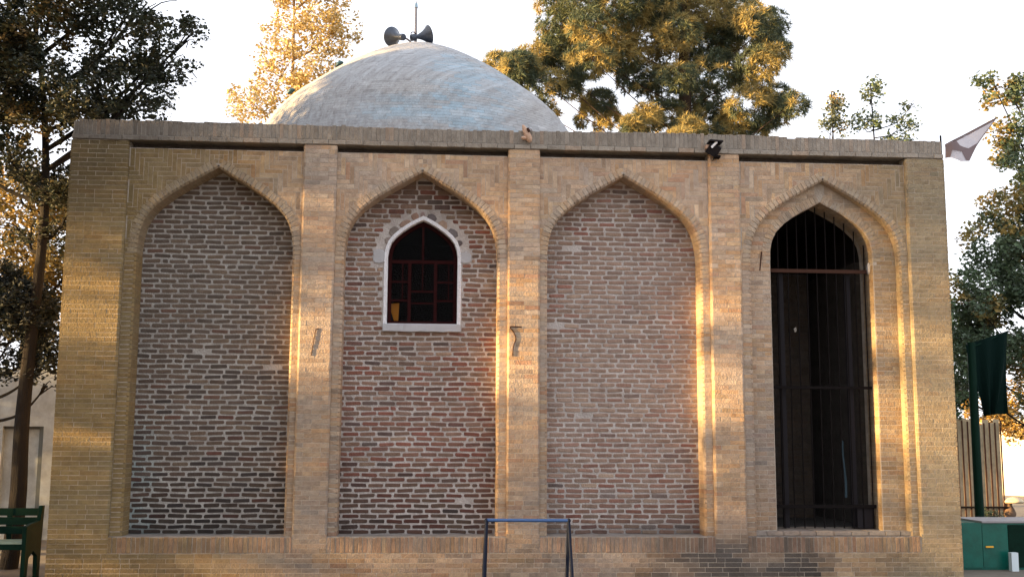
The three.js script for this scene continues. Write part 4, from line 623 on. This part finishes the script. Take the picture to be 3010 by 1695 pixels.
{ // pine behind the dome's right shoulder
  const blobs = [], P = (x, y, z, r, n) => blobs.push([x, y, z, r * rr(0.85, 1.1), r * rr(0.6, 0.8), r * rr(0.85, 1.05), n]);
  const spots = [[6.2, 10.7, 0.55], [5.75, 10.95, 0.5], [6.5, 10.2, 0.5], [6.0, 10.45, 0.45], [13.0, 9.9, 0.4], [12.9, 11.9, 0.45], [6.7, 11.2, 0.6], [6.9, 10.4, 0.5], [7.3, 12.0, 0.75], [7.2, 11.2, 0.7], [7.9, 12.6, 0.8], [8.0, 11.7, 0.75], [7.9, 10.9, 0.65], [8.7, 12.3, 0.8], [8.8, 11.4, 0.75], [8.3, 10.3, 0.5], [9.6, 12.7, 0.8], [9.5, 11.8, 0.75], [9.4, 10.9, 0.6], [10.4, 12.5, 0.85], [10.4, 11.6, 0.8], [10.3, 10.7, 0.7], [10.0, 9.9, 0.55], [11.2, 12.6, 0.85], [11.3, 11.8, 0.75], [11.2, 10.9, 0.75], [12.1, 12.7, 0.75], [12.2, 12.0, 0.7], [12.5, 11.3, 0.65], [12.1, 10.9, 0.55], [11.2, 9.9, 0.65], [12.0, 10.0, 0.6], [12.7, 10.2, 0.5], [12.95, 10.15, 0.35], [11.7, 9.5, 0.55], [10.6, 9.5, 0.6], [9.4, 9.6, 0.5], [9.9, 9.2, 0.5], [12.4, 9.6, 0.4], [11.0, 9.2, 0.6], [12.75, 12.3, 0.5], [9.0, 13.6, 0.9], [10.3, 13.7, 1.0], [11.5, 13.7, 0.9], [10.2, 14.8, 0.9], [11.6, 8.9, 0.5], [8.6, 9.9, 0.35], [8.1, 10.05, 0.28], [7.5, 10.3, 0.32], [9.0, 9.35, 0.35], [8.3, 9.25, 0.25], [10.2, 8.8, 0.5], [7.0, 12.9, 0.5]];
  for (const [x, y, r] of spots) { P(x, y, -14 + rr(-0.9, 0.9), r, Math.round(400 * r * r + 40)); P(x + rr(-0.4, 0.4) * r, y + rr(-0.3, 0.4) * r, -14 + rr(-2.0, 1.2), r * 0.8, Math.round(260 * r * r + 20)); }
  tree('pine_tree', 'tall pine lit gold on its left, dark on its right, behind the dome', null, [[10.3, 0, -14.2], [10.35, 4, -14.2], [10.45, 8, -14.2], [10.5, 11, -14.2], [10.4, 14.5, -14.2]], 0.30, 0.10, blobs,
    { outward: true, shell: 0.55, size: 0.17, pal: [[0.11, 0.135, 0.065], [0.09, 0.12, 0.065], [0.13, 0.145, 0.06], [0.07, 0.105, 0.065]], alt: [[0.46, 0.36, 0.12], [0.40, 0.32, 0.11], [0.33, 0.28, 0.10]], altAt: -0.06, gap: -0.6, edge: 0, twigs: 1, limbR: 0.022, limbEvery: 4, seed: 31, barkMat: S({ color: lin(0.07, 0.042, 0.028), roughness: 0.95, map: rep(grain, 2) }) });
}
// right hand trees
tree('poplar_tree', 'tall green and yellow leaved tree at the right edge of the scene', null, [[15.6, 0, -7.4], [15.5, 3, -7.4], [15.7, 5.2, -7.4], [15.9, 6.6, -7.4]], 0.12, 0.03,
  [[15.3, 6.9, -7.3, 0.6, 0.55, 0.7, 230], [15.25, 6.0, -7.2, 0.75, 0.5, 0.8, 300], [14.9, 5.4, -7.2, 0.8, 0.5, 0.8, 260], [14.6, 4.6, -7.1, 0.85, 0.55, 0.8, 330], [15.4, 4.8, -7.2, 0.8, 0.7, 0.8, 360], [14.4, 3.9, -7.0, 0.85, 0.5, 0.8, 330], [15.2, 3.9, -7, 0.8, 0.6, 0.8, 340], [14.3, 3.2, -7.0, 0.75, 0.45, 0.7, 260], [15.2, 3.1, -7, 0.7, 0.5, 0.7, 260], [14.0, 2.75, -7.1, 0.6, 0.4, 0.6, 150], [15.5, 8.25, -7.4, 0.65, 0.5, 0.6, 200], [14.95, 8.7, -7.4, 0.3, 0.2, 0.3, 30], [15.4, 2.35, -7, 0.6, 0.35, 0.6, 130], [15.4, 7.5, -7.4, 0.6, 0.4, 0.5, 170], [14.3, 3.6, -7.2, 0.8, 0.6, 0.8, 260], [14.9, 4.4, -7.2, 0.8, 0.7, 0.8, 300], [15.4, 5.6, -7.2, 0.7, 0.6, 0.7, 240]],
  { size: 0.085, pal: [[0.085, 0.135, 0.06], [0.07, 0.12, 0.055], [0.10, 0.14, 0.065], [0.06, 0.10, 0.05]], alt: [[0.34, 0.23, 0.05], [0.26, 0.20, 0.05], [0.15, 0.15, 0.05]], altAt: 0.22, gap: -0.06, edge: 0.15, freq: 1.7, limbR: 0.022, seed: 41, avoid: inShrine });
tree('leafy_shrub', 'bushy deep green shrub rising behind the cream fence', null, [[15.6, 0, -11.4], [15.6, 1, -11.4], [15.5, 2.4, -11.4]], 0.06, 0.02,
  [[15.4, 2.6, -11.3, 0.6, 0.65, 0.6, 330], [15.6, 3.5, -11.4, 0.65, 0.65, 0.6, 240], [15.15, 2.1, -11.0, 0.4, 0.3, 0.4, 150], [16.3, 2.75, -11.3, 0.55, 0.45, 0.5, 140], [16.0, 4.2, -11.4, 0.7, 0.6, 0.6, 200]],
  { size: 0.1, pal: [[0.03, 0.085, 0.03], [0.04, 0.10, 0.035], [0.05, 0.095, 0.03]], alt: [[0.2, 0.14, 0.03]], altAt: 0.4, gap: -0.2, edge: 0.1, seed: 43, avoid: inShrine });
tree('golden_tree', 'golden branch tips hanging over the cream fence at right', null, [[20.2, 0, -13], [19.4, 2.2, -13], [18.6, 3.8, -13]], 0.08, 0.03,
  [[17.6, 2.27, -12.9, 0.75, 0.42, 0.6, 190], [18.1, 1.78, -12.9, 0.56, 0.34, 0.5, 110], [17.1, 2.45, -12.9, 0.5, 0.32, 0.5, 90], [18.1, 3.0, -12.9, 0.8, 0.5, 0.6, 170]],
  { size: 0.09, pal: [[0.45, 0.30, 0.07], [0.38, 0.22, 0.04], [0.2, 0.15, 0.04]], gap: 0, edge: 0.1, seed: 47 });
tree('small_shrub', 'tiny dark green shrub at the foot of the cream fence', null, [[16.25, 0, -10.8], [16.25, 0.05, -10.8], [16.25, 0.1, -10.8]], 0.02, 0.01, [[16.25, 0.08, -10.75, 0.28, 0.14, 0.15, 70]], { size: 0.05, pal: [[0.03, 0.06, 0.03]], gap: -0.4, twigs: 1, seed: 51 });
// sapling tops over the parapet
tree('sapling', 'slender sapling top with a yellow tip, left of the pair over the parapet', null, [[13.18, 0.00, -11], [13.15, 5.32, -11], [13.13, 9.52, -11]], 0.05, 0.012,
  [[13.08, 8.57, -11, 0.32, 0.5, 0.3, 75], [13.13, 7.82, -11, 0.42, 0.5, 0.4, 120], [13.18, 9.27, -11, 0.3, 0.35, 0.25, 55]],
  { size: 0.085, pal: [[0.12, 0.15, 0.09], [0.10, 0.13, 0.08]], alt: [[0.5, 0.36, 0.12]], altAt: 0.25, gap: -0.1, twigs: 3, seed: 61 });
tree('sapling', 'forked grey green sapling top, right of the pair over the parapet', null, [[14.20, 0.00, -11], [14.15, 5.42, -11], [14.10, 7.92, -11], [14.05, 9.72, -11]], 0.05, 0.012,
  [[14.10, 9.42, -11, 0.26, 0.5, 0.25, 55], [13.85, 8.72, -11, 0.42, 0.4, 0.3, 60], [14.00, 7.92, -11, 0.45, 0.55, 0.4, 130], [14.80, 8.87, -11, 0.4, 0.3, 0.3, 45], [14.65, 8.12, -11, 0.45, 0.5, 0.35, 100], [15.00, 9.22, -11, 0.22, 0.2, 0.2, 20]],
  { size: 0.085, pal: [[0.13, 0.17, 0.11], [0.10, 0.14, 0.09], [0.12, 0.18, 0.08]], gap: -0.1, twigs: 4, seed: 67 });
// unseen trees on the left, crowns shaped to break the evening sun into bands
tree('unseen_shade_tree', 'unseen leafy tree left of the brick front with crown layered to band the sun, the nearer one', null, [[-7.0, 0, 0.6], [-7.0, 3, 0.6], [-6.9, 7, 1.6]], 0.2, 0.06,
  [[-7, 1.8, 2.3, 1.3, 1.05, 2.3, 1300], [-7, 2.9, 2.0, 1.2, 0.3, 1.8, 230], [-7, 3.45, 2.0, 1.2, 0.2, 1.8, 150], [-7, 5.0, 1.2, 1.0, 0.3, 0.6, 110], [-7, 5.9, 1.2, 1.0, 0.4, 0.6, 130], [-7, 3.0, 1.2, 1.0, 0.4, 0.6, 120], [-6.9, 4.6, 2.0, 1.2, 0.24, 1.8, 150], [-7, 5.42, 2.0, 1.2, 0.24, 1.8, 140], [-7, 6.05, 2.0, 1.2, 0.16, 1.8, 90], [-7, 7.5, 2.0, 1.6, 1.25, 2.1, 2000], [-7.2, 9, 2.2, 1.6, 0.9, 1.8, 600]],
  { size: 0.1, pal: [[0.05, 0.065, 0.02], [0.06, 0.06, 0.02]], gap: -0.3, edge: 0.0, freq: 1.3, twigs: 1, limbR: 0.03, seed: 71 });
tree('unseen_shade_tree', 'broad leafy tree out in the yard left of the brick front, the farther one', null, [[-15, 0, 0.2], [-15, 3, 0.4], [-15, 7, 1.6]], 0.2, 0.06,
  [[-15, 7.4, 3.3, 2.0, 1.1, 2.2, 500], [-15, 6.2, 3.4, 2.0, 0.6, 2.2, 90], [-15, 3.4, 3.4, 2.0, 0.9, 2.2, 50], [-15, 9.2, 2.8, 2.0, 1.2, 2.4, 500]],
  { size: 0.12, pal: [[0.05, 0.065, 0.02], [0.06, 0.06, 0.02]], gap: 0.0, edge: 0.1, freq: 0.9, seed: 73 });
tree('unseen_shade_tree', 'added tall dense tree out of the picture at front left, blocking sky light from the brick front', null, [[-3.0, 0, 7.5], [-3.0, 4, 7.5], [-3.0, 8, 7.5]], 0.25, 0.08,
  [[-3.0, 5.5, 7.2, 2.4, 1.8, 2.0, 1500], [-3.2, 8.5, 7.2, 2.4, 1.9, 2.2, 1500], [-4.6, 3.4, 7.4, 1.8, 1.6, 1.8, 900], [-1.6, 7.4, 6.4, 1.8, 1.4, 1.6, 700], [-1.9, 5.2, 4.9, 1.6, 2.2, 1.2, 1300], [-1.9, 8.2, 4.9, 1.7, 1.5, 1.2, 1100], [-2.3, 3.0, 4.9, 1.6, 1.5, 1.2, 1200], [-3.5, 10.2, 5.5, 2.5, 1.3, 2.0, 1500], [-0.9, 6.2, 7.0, 1.3, 1.8, 1.5, 900], [-4.8, 6.5, 5.2, 1.8, 3.0, 1.5, 1600]],
  { size: 0.15, pal: [[0.04, 0.055, 0.02], [0.045, 0.05, 0.02]], gap: -0.5, edge: 0.1, freq: 1.0, twigs: 1, seed: 83 });  // added to block sky light and darken the left of the front
tree('unseen_shade_tree', 'added leafy tree out of the picture behind the left corner, shading the trunk and bench', null, [[-8.5, 0, -2.5], [-8.4, 4, -2.5], [-8.3, 8, -2.5]], 0.22, 0.07,
  [[-8.3, 9.8, -2.2, 1.7, 0.9, 1.8, 800], [-8.2, 5.9, -2.2, 1.6, 0.9, 1.6, 420], [-8, 4.0, -2.2, 1.5, 0.9, 1.4, 350], [-8, 2.2, -4.4, 1.2, 1.9, 2.6, 4200], [-8, 2.9, -0.9, 1.1, 2.2, 0.75, 620], [-8, 1.1, 0.1, 1.0, 1.1, 0.7, 520]],
  { size: 0.09, pal: [[0.05, 0.06, 0.02], [0.06, 0.06, 0.02]], gap: -0.05, edge: 0.1, freq: 1.3, twigs: 1, limbR: 0.04, seed: 79 });  // added to shade the left trunk, white wall and bench

scene.traverse((o) => { if (o.isMesh) { o.castShadow = true; o.receiveShadow = true; } if (o.userData.group === undefined) delete o.userData.group; });
const renderer = new THREE.WebGLRenderer({ antialias: true });
renderer.toneMapping = THREE.LinearToneMapping; renderer.toneMappingExposure = EXPOSURE;
renderer.shadowMap.enabled = true; renderer.shadowMap.type = THREE.PCFSoftShadowMap;
renderer.setSize(1024, 576);
renderer.render(scene, camera);
